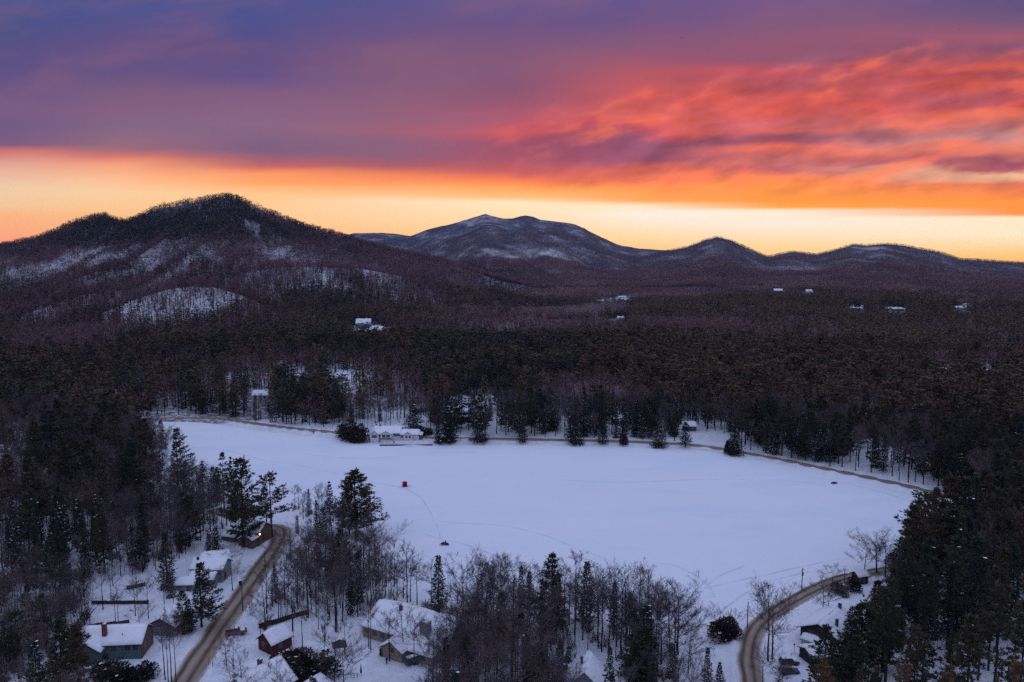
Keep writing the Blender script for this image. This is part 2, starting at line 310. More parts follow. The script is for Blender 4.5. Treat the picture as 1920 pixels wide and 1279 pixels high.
class MB:
    """collects boxes, prisms and tubes into one mesh"""
    def __init__(s): s.V = []; s.Fc = []; s.M = []; s.n = 0
    def add(s, V, faces, m=0):
        s.V.extend([tuple(map(float, q)) for q in V])
        for f in faces: s.Fc.append([i + s.n for i in f]); s.M.append(m)
        s.n += len(V); return s
    def box(s, c, d, m=0, rz=0.0):
        cx, cy, cz = c; a, b, h = d[0] / 2, d[1] / 2, d[2] / 2; C, Sn = cos(rz), sin(rz); V = []
        for z in (-h, h):
            for px, py in ((-a, -b), (a, -b), (a, b), (-a, b)): V.append((cx + px * C - py * Sn, cy + px * Sn + py * C, cz + z))
        return s.add(V, [(3, 2, 1, 0), (4, 5, 6, 7), (0, 1, 5, 4), (1, 2, 6, 5), (2, 3, 7, 6), (3, 0, 4, 7)], m)
    def loft(s, rings, m=0, cap=True):
        k = len(rings[0]); V = [p for r in rings for p in r]; Fc = []
        for i in range(len(rings) - 1):
            for j in range(k): Fc.append((i * k + j, i * k + (j + 1) % k, (i + 1) * k + (j + 1) % k, (i + 1) * k + j))
        if cap: Fc.append(tuple(range(k))[::-1]); Fc.append(tuple((len(rings) - 1) * k + j for j in range(k)))
        return s.add(V, Fc, m)
    def tube(s, pts, rad, k=6, m=0):
        rings = []; pts = [np.array(p, float) for p in pts]
        if not hasattr(rad, '__len__'): rad = [rad] * len(pts)
        for i, p in enumerate(pts):
            t = pts[min(i + 1, len(pts) - 1)] - pts[max(i - 1, 0)]; t = t / (np.linalg.norm(t) + 1e-9)
            a = np.cross(t, (0, 0, 1) if abs(t[2]) < 0.9 else (1, 0, 0)); a /= np.linalg.norm(a); b = np.cross(t, a)
            rings.append([p + rad[i] * (cos(2 * pi * j / k) * a + sin(2 * pi * j / k) * b) for j in range(k)])
        return s.loft(rings, m)
    def build(s, name, mats, parent=None, smooth=False, bevel=0.0, loc=None):
        me = bpy.data.meshes.new(name); me.from_pydata(s.V, [], s.Fc)
        mats = mats if isinstance(mats, (list, tuple)) else [mats]
        for m in mats: me.materials.append(m)
        me.polygons.foreach_set('material_index', s.M)
        if smooth: me.polygons.foreach_set('use_smooth', [True] * len(s.Fc))
        me.update(); o = link(name, me, parent, loc)
        if bevel:
            b = o.modifiers.new('bevel', 'BEVEL'); b.width = bevel; b.segments = 2; b.limit_method = 'ANGLE'
        return o
# ------------------------------------------------------------------ materials
def mat(name):
    m = bpy.data.materials.new(name); m.use_nodes = True; t = m.node_tree; t.nodes.clear(); n = NX(t)
    b = t.nodes.new('ShaderNodeBsdfPrincipled'); o = t.nodes.new('ShaderNodeOutputMaterial'); t.links.new(b.outputs[0], o.inputs[0])
    b.inputs['Roughness'].default_value = 0.85; b.inputs['Specular IOR Level'].default_value = 0.15
    return m, n, b
def pos(n):
    return n.n.new('ShaderNodeNewGeometry').outputs['Position']
def objc(n): return n.n.new('ShaderNodeTexCoord').outputs['Object']
def attr(n, k):
    a = n.n.new('ShaderNodeAttribute'); a.attribute_name = k; return a.outputs['Fac']
def bump(n, b, h, dist=0.2, st=0.6):
    q = n.n.new('ShaderNodeBump'); q.inputs['Distance'].default_value = dist; q.inputs['Strength'].default_value = st
    n.l.new(h, q.inputs['Height']); n.l.new(q.outputs[0], b.inputs['Normal'])
def simple(name, c1, c2=None, scale=3.0, rough=0.8, spec=0.2, stretch=(1, 1, 1), metal=0.0):
    m, n, b = mat(name); c2 = c2 or tuple(v * 0.72 for v in c1)
    mp = n.n.new('ShaderNodeMapping'); mp.inputs['Scale'].default_value = stretch; n.l.new(objc(n), mp.inputs['Vector'])
    f = n.noise(mp.outputs[0], scale, 5.0, 0.6)
    c = n.ramp(f, [(0.3, c2), (0.7, c1)]); n.l.new(c, b.inputs['Base Color'])
    b.inputs['Roughness'].default_value = rough; b.inputs['Specular IOR Level'].default_value = spec; b.inputs['Metallic'].default_value = metal
    return m
M = {}
SNOW = (0.80, 0.82, 0.88)
m, n, b = mat('snow_ground'); M['ground'] = m
p = pos(n); cov = attr(n, 'cover')
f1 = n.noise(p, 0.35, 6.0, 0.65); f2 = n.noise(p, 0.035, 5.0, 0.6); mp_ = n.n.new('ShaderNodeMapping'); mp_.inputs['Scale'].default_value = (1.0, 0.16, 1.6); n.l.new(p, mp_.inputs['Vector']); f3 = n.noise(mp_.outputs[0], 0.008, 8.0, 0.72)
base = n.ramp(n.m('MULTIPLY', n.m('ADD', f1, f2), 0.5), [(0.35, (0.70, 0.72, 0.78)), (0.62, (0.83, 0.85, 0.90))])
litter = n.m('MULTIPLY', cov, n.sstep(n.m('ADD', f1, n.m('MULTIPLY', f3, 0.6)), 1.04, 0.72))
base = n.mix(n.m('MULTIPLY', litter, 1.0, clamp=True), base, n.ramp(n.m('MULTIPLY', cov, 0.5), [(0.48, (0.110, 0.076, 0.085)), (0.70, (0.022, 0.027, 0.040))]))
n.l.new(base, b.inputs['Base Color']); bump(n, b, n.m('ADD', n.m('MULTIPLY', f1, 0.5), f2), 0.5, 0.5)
m, n, b = mat('lake_snow'); M['lake'] = m
p = pos(n); mq = n.n.new('ShaderNodeMapping'); mq.inputs['Scale'].default_value = (0.35, 1.0, 1.0); mq.inputs['Rotation'].default_value = (0, 0, .25); n.l.new(p, mq.inputs['Vector']); f2 = n.noise(mq.outputs[0], 0.05, 7.0, 0.68, 0.5); f1 = n.noise(p, 0.4, 4.0, 0.6); f4 = n.noise(p, 0.005, 3.0, 0.5)
base = n.ramp(n.m('ADD', n.m('MULTIPLY', f2, 0.55), n.m('MULTIPLY', f4, 0.45)), [(0.32, (0.68, 0.755, 0.86)), (0.5, (0.79, 0.825, 0.885)), (0.66, (0.84, 0.845, 0.875))])
base = n.mix(n.m('MULTIPLY', n.sstep(f1, 0.5, 0.75), 0.12), base, (0.68, 0.72, 0.80))
n.l.new(base, b.inputs['Base Color']); bump(n, b, f1, 0.15, 0.35)
m, n, b = mat('snow_cap'); M['snow'] = m
p = pos(n); f1 = n.noise(p, 0.8, 5.0, 0.6); n.l.new(n.ramp(f1, [(0.3, (0.74, 0.76, 0.82)), (0.7, (0.84, 0.86, 0.91))]), b.inputs['Base Color']); bump(n, b, f1, 0.15, 0.4)
m, n, b = mat('road_sand'); M['road'] = m
a_ = attr(n, 'across'); l_ = attr(n, 'along')
q = n.vec(n.m('MULTIPLY', a_, 2.2), n.m('MULTIPLY', l_, 0.045), 0.0); s1 = n.noise(q, 1.6, 6.0, 0.62, 0.2); s2 = n.noise(pos(n), 0.22, 5.0, 0.6); s3 = n.noise(pos(n), 1.6, 4.0, 0.7)
rut = n.m('ADD', n.m('POWER', 2.718, n.m('MULTIPLY', n.m('POWER', n.m('DIVIDE', n.m('SUBTRACT', n.m('ABSOLUTE', n.m('SUBTRACT', a_, 0.16)), 0.40), 0.17), 2.0), -1.0)), n.m('MULTIPLY', n.m('SUBTRACT', s1, 0.5), 1.3))
base = n.ramp(n.m('ADD', n.m('MULTIPLY', rut, 0.55), n.m('MULTIPLY', s2, 0.35)), [(0.1, (0.36, 0.29, 0.235)), (0.42, (0.22, 0.165, 0.125)), (0.8, (0.085, 0.062, 0.05))])
edge = n.sstep(n.m('ADD', n.m('ABSOLUTE', a_), n.m('MULTIPLY', n.m('SUBTRACT', s3, 0.5), 0.5)), 0.74, 1.02)
base = n.mix(edge, base, (0.62, 0.60, 0.62)); n.l.new(base, b.inputs['Base Color']); bump(n, b, s3, 0.12, 0.5)
m, n, b = mat('packed_track'); M['track'] = m
n.l.new(n.ramp(n.noise(pos(n), 0.12, 5.0, 0.7), [(0.35, (0.55, 0.61, 0.70)), (0.6, (0.76, 0.80, 0.87))]), b.inputs['Base Color'])
def foliage(name, stops, snowy=False):
    m, n, b = mat(name); oi = n.n.new('ShaderNodeObjectInfo')
    t = n.m('FRACT', n.m('ADD', n.m('MULTIPLY', oi.outputs['Random'], n.m('SUBTRACT', 1.0, attr(n, 'massed'))), attr(n, 'tint')))
    c = n.ramp(t, stops); f = n.noise(pos(n), 1.1, 3.0, 0.6)
    hs = n.n.new('ShaderNodeHueSaturation'); n.l.new(c, hs.inputs['Color']); n.l.new(n.lmap(f, 0.3, 0.7, 0.65, 1.35), hs.inputs['Value'])
    n.l.new(hs.outputs[0], b.inputs['Base Color']); b.inputs['Roughness'].default_value = 0.7; b.inputs['Specular IOR Level'].default_value = 0.08
    return m
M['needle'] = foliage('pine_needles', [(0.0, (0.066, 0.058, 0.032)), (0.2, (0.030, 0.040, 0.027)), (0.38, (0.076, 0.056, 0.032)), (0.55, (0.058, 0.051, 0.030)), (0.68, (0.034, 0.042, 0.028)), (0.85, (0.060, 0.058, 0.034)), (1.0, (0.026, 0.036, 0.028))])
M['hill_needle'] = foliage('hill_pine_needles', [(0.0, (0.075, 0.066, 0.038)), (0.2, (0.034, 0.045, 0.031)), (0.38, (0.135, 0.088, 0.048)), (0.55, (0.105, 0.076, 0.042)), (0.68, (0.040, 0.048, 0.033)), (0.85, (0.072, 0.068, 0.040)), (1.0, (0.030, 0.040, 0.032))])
M['spruce'] = foliage('spruce_needles', [(0.0, (0.026, 0.038, 0.033)), (0.5, (0.038, 0.042, 0.031)), (1.0, (0.022, 0.033, 0.032))])
M['cedar'] = foliage('cedar_needles', [(0.0, (0.040, 0.030, 0.026)), (0.5, (0.030, 0.028, 0.024)), (1.0, (0.055, 0.034, 0.030))])
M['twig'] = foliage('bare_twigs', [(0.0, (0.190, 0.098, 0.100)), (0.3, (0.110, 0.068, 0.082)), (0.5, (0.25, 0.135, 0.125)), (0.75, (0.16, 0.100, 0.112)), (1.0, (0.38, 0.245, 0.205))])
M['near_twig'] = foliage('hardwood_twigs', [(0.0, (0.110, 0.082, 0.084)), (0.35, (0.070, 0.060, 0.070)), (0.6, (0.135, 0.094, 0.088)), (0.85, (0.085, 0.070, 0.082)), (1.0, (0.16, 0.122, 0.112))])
M['brush'] = foliage('dry_brush', [(0.0, (0.11, 0.062, 0.055)), (0.5, (0.13, 0.080, 0.065)), (1.0, (0.085, 0.060, 0.060))])
M['bark'] = simple('tree_bark', (0.055, 0.045, 0.046), (0.024, 0.020, 0.021), 2.0, 0.9, 0.05, (1, 1, 0.25))
M['pale_bark'] = simple('pale_bark', (0.34, 0.31, 0.31), (0.16, 0.14, 0.14), 2.0, 0.9, 0.05, (1, 1, 0.3))
# ------------------------------------------------------------------ ground sheet
AZ = np.radians(np.unique(np.r_[np.arange(-75, -46, 1.0), np.arange(-46, 46.01, 0.16), np.arange(46, 75.5, 1.0)]))
RR = np.geomspace(35, 7500, 540)
A2, R2 = np.meshgrid(AZ, RR); GX = R2 * np.sin(A2); GY = R2 * np.cos(A2); GZ = H(GX, GY)
GZ[-20:] = np.minimum(GZ[-20:], 0)
na, nr = len(AZ), len(RR)
i0 = (np.arange(nr - 1)[:, None] * na + np.arange(na - 1)[None]).ravel()
gf = np.stack([i0, i0 + 1, i0 + na + 1, i0 + na], -1)[:, ::-1]
def lerp_blobs(val, px, py, blobs):
    for cx, cy, rx, ry, v in blobs:
        w = np.exp(-(((px - cx) / rx) ** 2 + ((py - cy) / ry) ** 2) ** 2); val = val * (1 - w) + v * w
    return val
EV = [(350, 412, 210, 55, 0.92), (150, 440, 100, 28, 0.85), (20, 470, 60, 18, 0.5), (620, 428, 150, 22, 0.55), (500, 440, 30, 20, 0.6), (340, 625, 100, 30, 0.6), (450, 655, 230, 32, 0.6), (630, 600, 45, 35, 0.75), (100, 680, 150, 45, 0.3), (640, 660, 90, 25, 0.8), (760, 625, 60, 14, 0.6),
      (870, 655, 170, 28, 0.95), (1010, 690, 170, 45, 0.9), (1110, 720, 130, 35, 0.7), (1270, 700, 130, 45, 0.9), (1085, 745, 95, 28, 0.08), (1000, 610, 160, 22, 0.2), (900, 510, 120, 18, 0.5),
      (1500, 745, 330, 55, 0.85), (1750, 770, 300, 70, 0.88), (1400, 645, 270, 34, 0.10), (1640, 698, 230, 22, 0.12), (1760, 562, 150, 12, 0.92), (1480, 560, 90, 14, 0.8), (1300, 585, 100, 20, 0.6), (1600, 612, 180, 9, 0.6), (1800, 640, 120, 18, 0.6), (1700, 660, 150, 9, 0.6)]
DN = [(340, 566, 125, 26, 0.72), (600, 725, 330, 40, 0.72), (300, 500, 330, 50, 0.85), (250, 590, 60, 20, 0.5), (530, 478, 60, 36, 0.72), (484, 432, 18, 18, 0.6), (525, 452, 14, 14, .6), (65, 502, 75, 22, 0.55), (170, 482, 60, 16, 0.65), (650, 520, 90, 28, 0.66), (720, 560, 120, 30, 0.8), (735, 800, 60, 22, 0.25), (890, 765, 60, 20, 0.10), (955, 752, 25, 12, 0.2), (690, 770, 90, 25, 0.55), (640, 715, 45, 18, 0.2), (545, 712, 26, 14, 0.2), (490, 742, 30, 12, 0.15), (690, 615, 34, 14, 0.08), (1510, 652, 40, 14, 0.3), (1822, 657, 26, 6, 0.1),
      (1850, 604, 90, 7, 0.3), (1805, 580, 26, 6, 0.15), (1460, 548, 18, 4, 0.1), (1518, 555, 20, 6, 0.1), (1640, 581, 80, 4, 0.25), (1000, 672, 18, 6, 0.1), (1120, 598, 55, 5, 0.1), (1152, 566, 34, 6, 0.0), (1320, 820, 60, 14, 0.3), (1160, 800, 25, 12, 0.3), (1000, 775, 18, 12, 0.4), (1400, 820, 30, 12, 0.5), (600, 640, 50, 20, 1.0), (1770, 700, 30, 8, 0.3), (1860, 705, 35, 6, 0.3), (1620, 575, 30, 5, 0.4),
      (980, 475, 90, 14, 0.5), (1330, 470, 25, 12, 0.5), (1640, 470, 45, 8, 0.4), (1000, 495, 120, 20, 0.6), (910, 412, 60, 14, 0.45), (700, 436, 40, 8, 0.5)]
def fields(px, py, X_, Y_):
    px = px + np.clip(900.0 / np.maximum(np.hypot(X_, Y_), 300), .3, 2) * 60 * fbm(X_ / 110, Y_ / 110, 4, 201); py = py + 15 * fbm(X_ / 90, Y_ / 160, 4, 202)
    ev = np.where(py > 640, np.where(px < 800, 0.36, 0.55), np.where(py > 560, 0.3, 0.13)) + np.where((px > 1180) & (py > 540), 0.22, 0.0)
    ev = lerp_blobs(ev, px, py, EV) + 0.5 * fbm(X_ / 70, Y_ / 70, 3, 91) + 0.55 * fbm(X_ / 190, Y_ / 150, 2, 92)
    dn = lerp_blobs(np.ones_like(px), px, py, DN)
    dn = np.clip(dn + (1 - dn) * dn * 2.2 * fbm(X_ / 45, Y_ / 70, 3, 205), 0, 1)
    return ev, dn
gpx, gpy = project(GX, GY, GZ)
ev_, dn_ = fields(gpx, gpy, GX, GY)
dshore = signed_d(GX, GY, LAKE)
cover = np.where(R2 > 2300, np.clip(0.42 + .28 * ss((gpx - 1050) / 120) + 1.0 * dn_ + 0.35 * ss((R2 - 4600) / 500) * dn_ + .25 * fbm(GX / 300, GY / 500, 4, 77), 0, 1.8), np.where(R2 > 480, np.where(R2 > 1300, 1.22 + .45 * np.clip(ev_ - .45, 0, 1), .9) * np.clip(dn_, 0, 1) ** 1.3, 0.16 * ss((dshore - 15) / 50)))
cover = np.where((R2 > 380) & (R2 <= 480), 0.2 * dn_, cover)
V = np.stack([GX, GY, GZ], -1).reshape(-1, 3)
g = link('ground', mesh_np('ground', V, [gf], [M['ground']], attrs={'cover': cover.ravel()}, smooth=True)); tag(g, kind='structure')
def sheet(name, poly, z, m, grow=0.0):
    bm = bmesh.new(); c = poly.mean(0); k = len(poly)
    nrm = np.roll(poly, -1, 0) - np.roll(poly, 1, 0); nrm = np.stack([nrm[:, 1], -nrm[:, 0]], -1); nrm /= np.linalg.norm(nrm, axis=1)[:, None] + 1e-9
    if ((poly + nrm - c) ** 2).sum() < ((poly - c) ** 2).sum(): nrm = -nrm
    q = poly + nrm * grow
    f = bm.faces.new([bm.verts.new((a, b_, z)) for a, b_ in q]); bmesh.ops.triangulate(bm, faces=[f])
    bm.normal_update()
    if sum(fc.normal.z for fc in bm.faces) < 0: bmesh.ops.reverse_faces(bm, faces=bm.faces)
    me = bpy.data.meshes.new(name); bm.to_mesh(me); bm.free(); me.materials.append(m)
    return tag(link(name, me), kind='structure')
sheet('frozen_lake', LAKE, 0.0, M['lake'], 2.5)
sheet('far_frozen_lake', FAR_LAKE, FAR_LAKE_Z + 0.3, M['lake'], 6.0)
# ------------------------------------------------------------------ road ribbons
def ribbon(name, c, z, hw, m, lift, across=9, wob=0.0, seed=1):
    t = np.gradient(c, axis=0); t /= np.linalg.norm(t, axis=1)[:, None]; nn = np.stack([-t[:, 1], t[:, 0]], -1)
    a = np.linspace(-1, 1, across); L = np.arange(len(c)) * 2.0
    wl = hw * (1 + wob * fbm(L / 9, L * 0, 3, seed)); wr = hw * (1 + wob * fbm(L / 9, L * 0 + 50, 3, seed + 3))
    wid = np.where(a[None] < 0, wl[:, None], wr[:, None])
    P = c[:, None, :] + nn[:, None, :] * (a[None, :, None] * wid[..., None])
    zz = (z[:, None] if z is not None else H(P[..., 0], P[..., 1])) + lift - 0.05 * a[None] ** 2
    V = np.concatenate([P, np.broadcast_to(zz, P.shape[:2])[..., None]], -1).reshape(-1, 3); k = across
    i0 = (np.arange(len(c) - 1)[:, None] * k + np.arange(k - 1)[None]).ravel(); fc = np.stack([i0, i0 + k, i0 + k + 1, i0 + 1], -1)[:, ::-1]
    A = np.broadcast_to(a[None], P.shape[:2]).ravel(); Lg = np.broadcast_to(L[:, None], P.shape[:2]).ravel()
    return tag(link(name, mesh_np(name, V, [fc], [m], attrs={'across': A, 'along': Lg}, smooth=True)), kind='structure')
for nm, c, z, hw in ROADS:
    ribbon('road' if nm == 'left' else 'lake_road', c, z, hw, M['road'], 0.06, 13, 0.22, 3)
TRACKS = [[(700, 905), (735, 910), (757, 914), (775, 911)], [(757, 914), (790, 935), (815, 975), (830, 1018)], [(745, 912), (752, 917), (764, 917), (770, 913), (764, 909)], [(560, 850), (640, 858), (720, 858), (800, 850), (900, 848)], [(1180, 1090), (1230, 1110), (1290, 1120), (1350, 1120)], [(1250, 1150), (1300, 1120), (1340, 1085), (1400, 1060)], [(1050, 900), (1150, 905), (1300, 900), (1450, 900), (1560, 912)], [(690, 975), (740, 988), (800, 1003), (860, 1018), (930, 1042), (1010, 1070), (1100, 1110)], [(690, 985), (730, 1003), (770, 1022), (800, 1042), (850, 1070), (905, 1090)], [(360, 838), (440, 848), (500, 864), (560, 872), (640, 890), (700, 905)],
          [(800, 975), (860, 980), (960, 988), (1030, 1008), (1100, 1035), (1160, 1060), (1210, 1090)], [(1260, 1125), (1330, 1103), (1400, 1085), (1480, 1068), (1560, 1050), (1600, 1046)], [(1330, 1160), (1370, 1130), (1420, 1100), (1490, 1078), (1590, 1060)], [(1500, 892), (1580, 905), (1660, 925), (1720, 945)], [(770, 1055), (830, 1072), (880, 1090), (920, 1100)], [(1230, 1056), (1270, 1062), (1320, 1090), (1340, 1120)]]
for i, t in enumerate(TRACKS):
    c = catmull(at_plane(*np.array(t, float).T), 24); seg = np.r_[0, np.cumsum(np.hypot(*np.diff(c, axis=0).T))]; s_ = np.arange(0, seg[-1], 2.0)
    c = np.stack([np.interp(s_, seg, c[:, 0]), np.interp(s_, seg, c[:, 1])], -1); c = c + 0.5 * np.stack([fbm(s_ / 12, s_ * 0, 2, i), fbm(s_ / 12, s_ * 0 + 9, 2, i)], -1)
    ribbon('snow_track', c, np.zeros(len(c)), 0.38 if i != 4 else 0.5, M['track'], 0.055, 3, 0.5, i)
# ------------------------------------------------------------------ tree shapes (numpy)
class TB:
    """leaf-shaped quads and tapered sticks; part 0 = crown, part 1 = trunk; material index per face"""
    def __init__(s): s.V = []; s.Q = []; s.m = []; s.part = []; s.n = 0
    def quads(s, V4, m, part=0):
        V4 = np.asarray(V4, float).reshape(-1, 4, 3); k = len(V4)
        if k == 0: return
        s.V.append(V4.reshape(-1, 3)); s.Q.append(np.arange(4 * k).reshape(k, 4) + s.n); s.n += 4 * k
        s.m.append(np.full(k, m)); s.part.append(np.full(k, part))
    def blades(s, P, D, L, Wd, m, rng, part=0, flat=None):
        """rhombus blades from points P along D with length L, width Wd"""
        P = np.asarray(P, float); D = np.asarray(D, float); D = D / (np.linalg.norm(D, axis=1)[:, None] + 1e-9)
        R = rng.normal(size=D.shape)
        if flat is not None: R = R * (1 - flat) + np.cross(D, [0, 0, 1.0]) * flat * np.where(rng.random(len(D)) < .5, 1, -1)[:, None]
        side = np.cross(D, np.cross(R, D)) if flat is None else R - (R * D).sum(1)[:, None] * D
        side = side / (np.linalg.norm(side, axis=1)[:, None] + 1e-9)
        L = np.broadcast_to(L, len(P))[:, None]; Wd = np.broadcast_to(Wd, len(P))[:, None]
        mid = P + D * L * 0.55
        s.quads(np.stack([P, mid + side * Wd * .5, P + D * L, mid - side * Wd * .5], 1), m, part)
    def stick(s, pts, rad, m, part=0, k=3):
        pts = np.asarray(pts, float); rad = np.broadcast_to(rad, len(pts)) if np.ndim(rad) else np.full(len(pts), rad)
        rings = []
        for i in range(len(pts)):
            t = pts[min(i + 1, len(pts) - 1)] - pts[max(i - 1, 0)]; t = t / (np.linalg.norm(t) + 1e-9)
            a = np.cross(t, (1, 0, 0) if abs(t[0]) < .8 else (0, 1, 0)); a /= np.linalg.norm(a) + 1e-9; b_ = np.cross(t, a)
            an = 2 * pi * np.arange(k) / k; rings.append(pts[i] + rad[i] * (np.cos(an)[:, None] * a + np.sin(an)[:, None] * b_))
        for i in range(len(pts) - 1):
            A, B = rings[i], rings[i + 1]; s.quads(np.stack([A, np.roll(A, -1, 0), np.roll(B, -1, 0), B], 1), m, part)
    def arr(s):
        return np.concatenate(s.V), np.concatenate(s.Q), np.concatenate(s.m), np.concatenate(s.part)
def trunk_pts(rng, Ht, wob, n=7, lean=0.0):
    a = rng.random() * 2 * pi; z = np.linspace(0, 1, n); w = np.cumsum(rng.normal(size=(n, 2)) * wob * Ht / n, 0); w[0] = 0
    w += np.stack([np.cos(a) * lean * z ** 1.5 * Ht, np.sin(a) * lean * z ** 1.5 * Ht], -1)
    return np.c_[w, z * Ht]
def along(pts, t):
    n = len(pts) - 1; f = np.clip(t, 0, 1) * n; i = np.minimum(f.astype(int), n - 1); r = (f - i)[:, None]
    return pts[i] * (1 - r) + pts[i + 1] * r
def pine(seed, Ht=24.0, lod=0, z0=0.36, Lm=0.22, gap=1.0, snow=0.004, sparse=1.0, side=None):
    """white pine: tall trunk, level whorls of plumes with open gaps between"""
    rng = np.random.default_rng(seed); T = TB(); tp = trunk_pts(rng, Ht * 0.97, 0.012, 7)
    r0 = 0.0125 * Ht + 0.06
    if lod == 0: T.stick(tp, r0 * (1 - np.linspace(0, 1, 7) * 0.92), 1, 1, 6)
    elif lod == 1: T.stick(tp[[0, 3, 6]], r0 * np.array([1.2, .8, .1]), 1, 1, 3)
    elif lod == 2: T.stick(tp[[0, 4]], r0 * np.array([1.5, .8]), 1, 1, 3)
    step = {0: .92 if z0 < .21 else 1.2, 1: 1.7, 2: 2.6, 3: 4.2}[lod] * Ht / 24
    zs = np.arange(z0 * Ht, Ht * 0.985, step) + rng.normal(size=len(np.arange(z0 * Ht, Ht * 0.985, step))) * 0.2 * step
    for zi, z in enumerate(zs):
        t = (z / Ht - z0) / (1 - z0)
        if lod == 0 and rng.random() < 0.10 * gap and 0.1 < t < 0.8: continue
        shape = (0.70 + 0.30 * min(t / 0.2, 1)) * (1 - max(t, 0)) ** (0.62 + .3 * ((seed * 7) % 3) / 2) + 0.06
        nb = {0: rng.integers(5, 8), 1: 4, 2: 4, 3: 3}[lod]
        a0 = rng.random() * 2 * pi
        for k in range(nb):
            a = a0 + 2 * pi * k / nb + rng.normal() * 0.35
            L = Lm * Ht * shape * rng.uniform(0.5, 1.15)
            if side is not None: L *= 1.0 + (0.85 if seed == 108 else 0.5) * cos(a - side)
            if L < 0.4: L = 0.5
            el = np.radians(np.interp(t, [0, .4, .8, 1], [-6, 6, 24, 58])) + rng.normal() * 0.12
            base = along(tp, np.array([z / (Ht * .97)]))[0]
            s_ = np.linspace(0, 1, 4); hor = L * s_ * cos(el); ver = L * (s_ * sin(el) + 0.16 * s_ ** 2.2 - 0.07 * np.sin(s_ * pi))
            bp = base + np.c_[cos(a) * hor, sin(a) * hor, ver]
            if lod == 0: T.stick(bp, 0.055 * (1 - .75 * s_) * (L / 4 + .35), 1, 0, 3)
            if lod == 0:
                n = max(4, int(L / 0.27 * sparse)); tt = rng.uniform(0.28, 1.0, n) ** 0.8; c = along(bp, tt)
                lat = np.cross([cos(a), sin(a), 0], [0, 0, 1.0]); c = c + lat * (rng.normal(size=n) * 0.13 * L * np.sin(np.clip(tt, 0, .95) * pi * .62))[:, None] + np.c_[np.zeros((n, 2)), rng.normal(size=n) * 0.08]
                P = np.repeat(c, 4, 0); D = np.array([cos(a), sin(a), 0.30]) * 0.75 + rng.normal(size=(4 * n, 3)) * [0.75, 0.75, 0.40]
                D[:, 2] += 0.12
                mi = 0; T.blades(P, D, rng.uniform(0.6, 1.1, 4 * n), rng.uniform(0.18, 0.34, 4 * n), 0, rng, flat=.45)
                sn = rng.random(n) < snow
                if sn.any(): T.blades(c[sn] + [0, 0, .12], np.c_[rng.normal(size=(sn.sum(), 2)), np.zeros(sn.sum())], 0.6, 0.35, 2, rng, flat=.9)
            elif lod == 1:
                n = 6; tt = rng.uniform(0.2, 1.0, n); c = along(bp, tt)
                D = np.array([cos(a), sin(a), 0.25]) + rng.normal(size=(n, 3)) * [.6, .6, .3]
                T.blades(c, D, rng.uniform(1.2, 2.0, n), rng.uniform(.6, 1.1, n), 0, rng, flat=.6)
            elif lod == 2:
                c = along(bp, np.array([.12, .55])); D = np.array([cos(a), sin(a), .15]) + rng.normal(size=(2, 3)) * [.4, .4, .3]
                T.blades(c, D, [L * .75, L * .6], [1.6, 1.4], 0, rng, flat=.6)
            else:
                T.blades(bp[:1], [[cos(a), sin(a), el + rng.normal() * .2]], L * 1.15, 2.3, 0, rng, flat=.4)
    # leader
    if lod < 2: T.blades(np.repeat(tp[-1:], 6, 0) - [0, 0, .6], rng.normal(size=(6, 3)) * [.45, .45, .2] + [0, 0, 1], 1.6, .4, 0, rng)
    return T.arr()
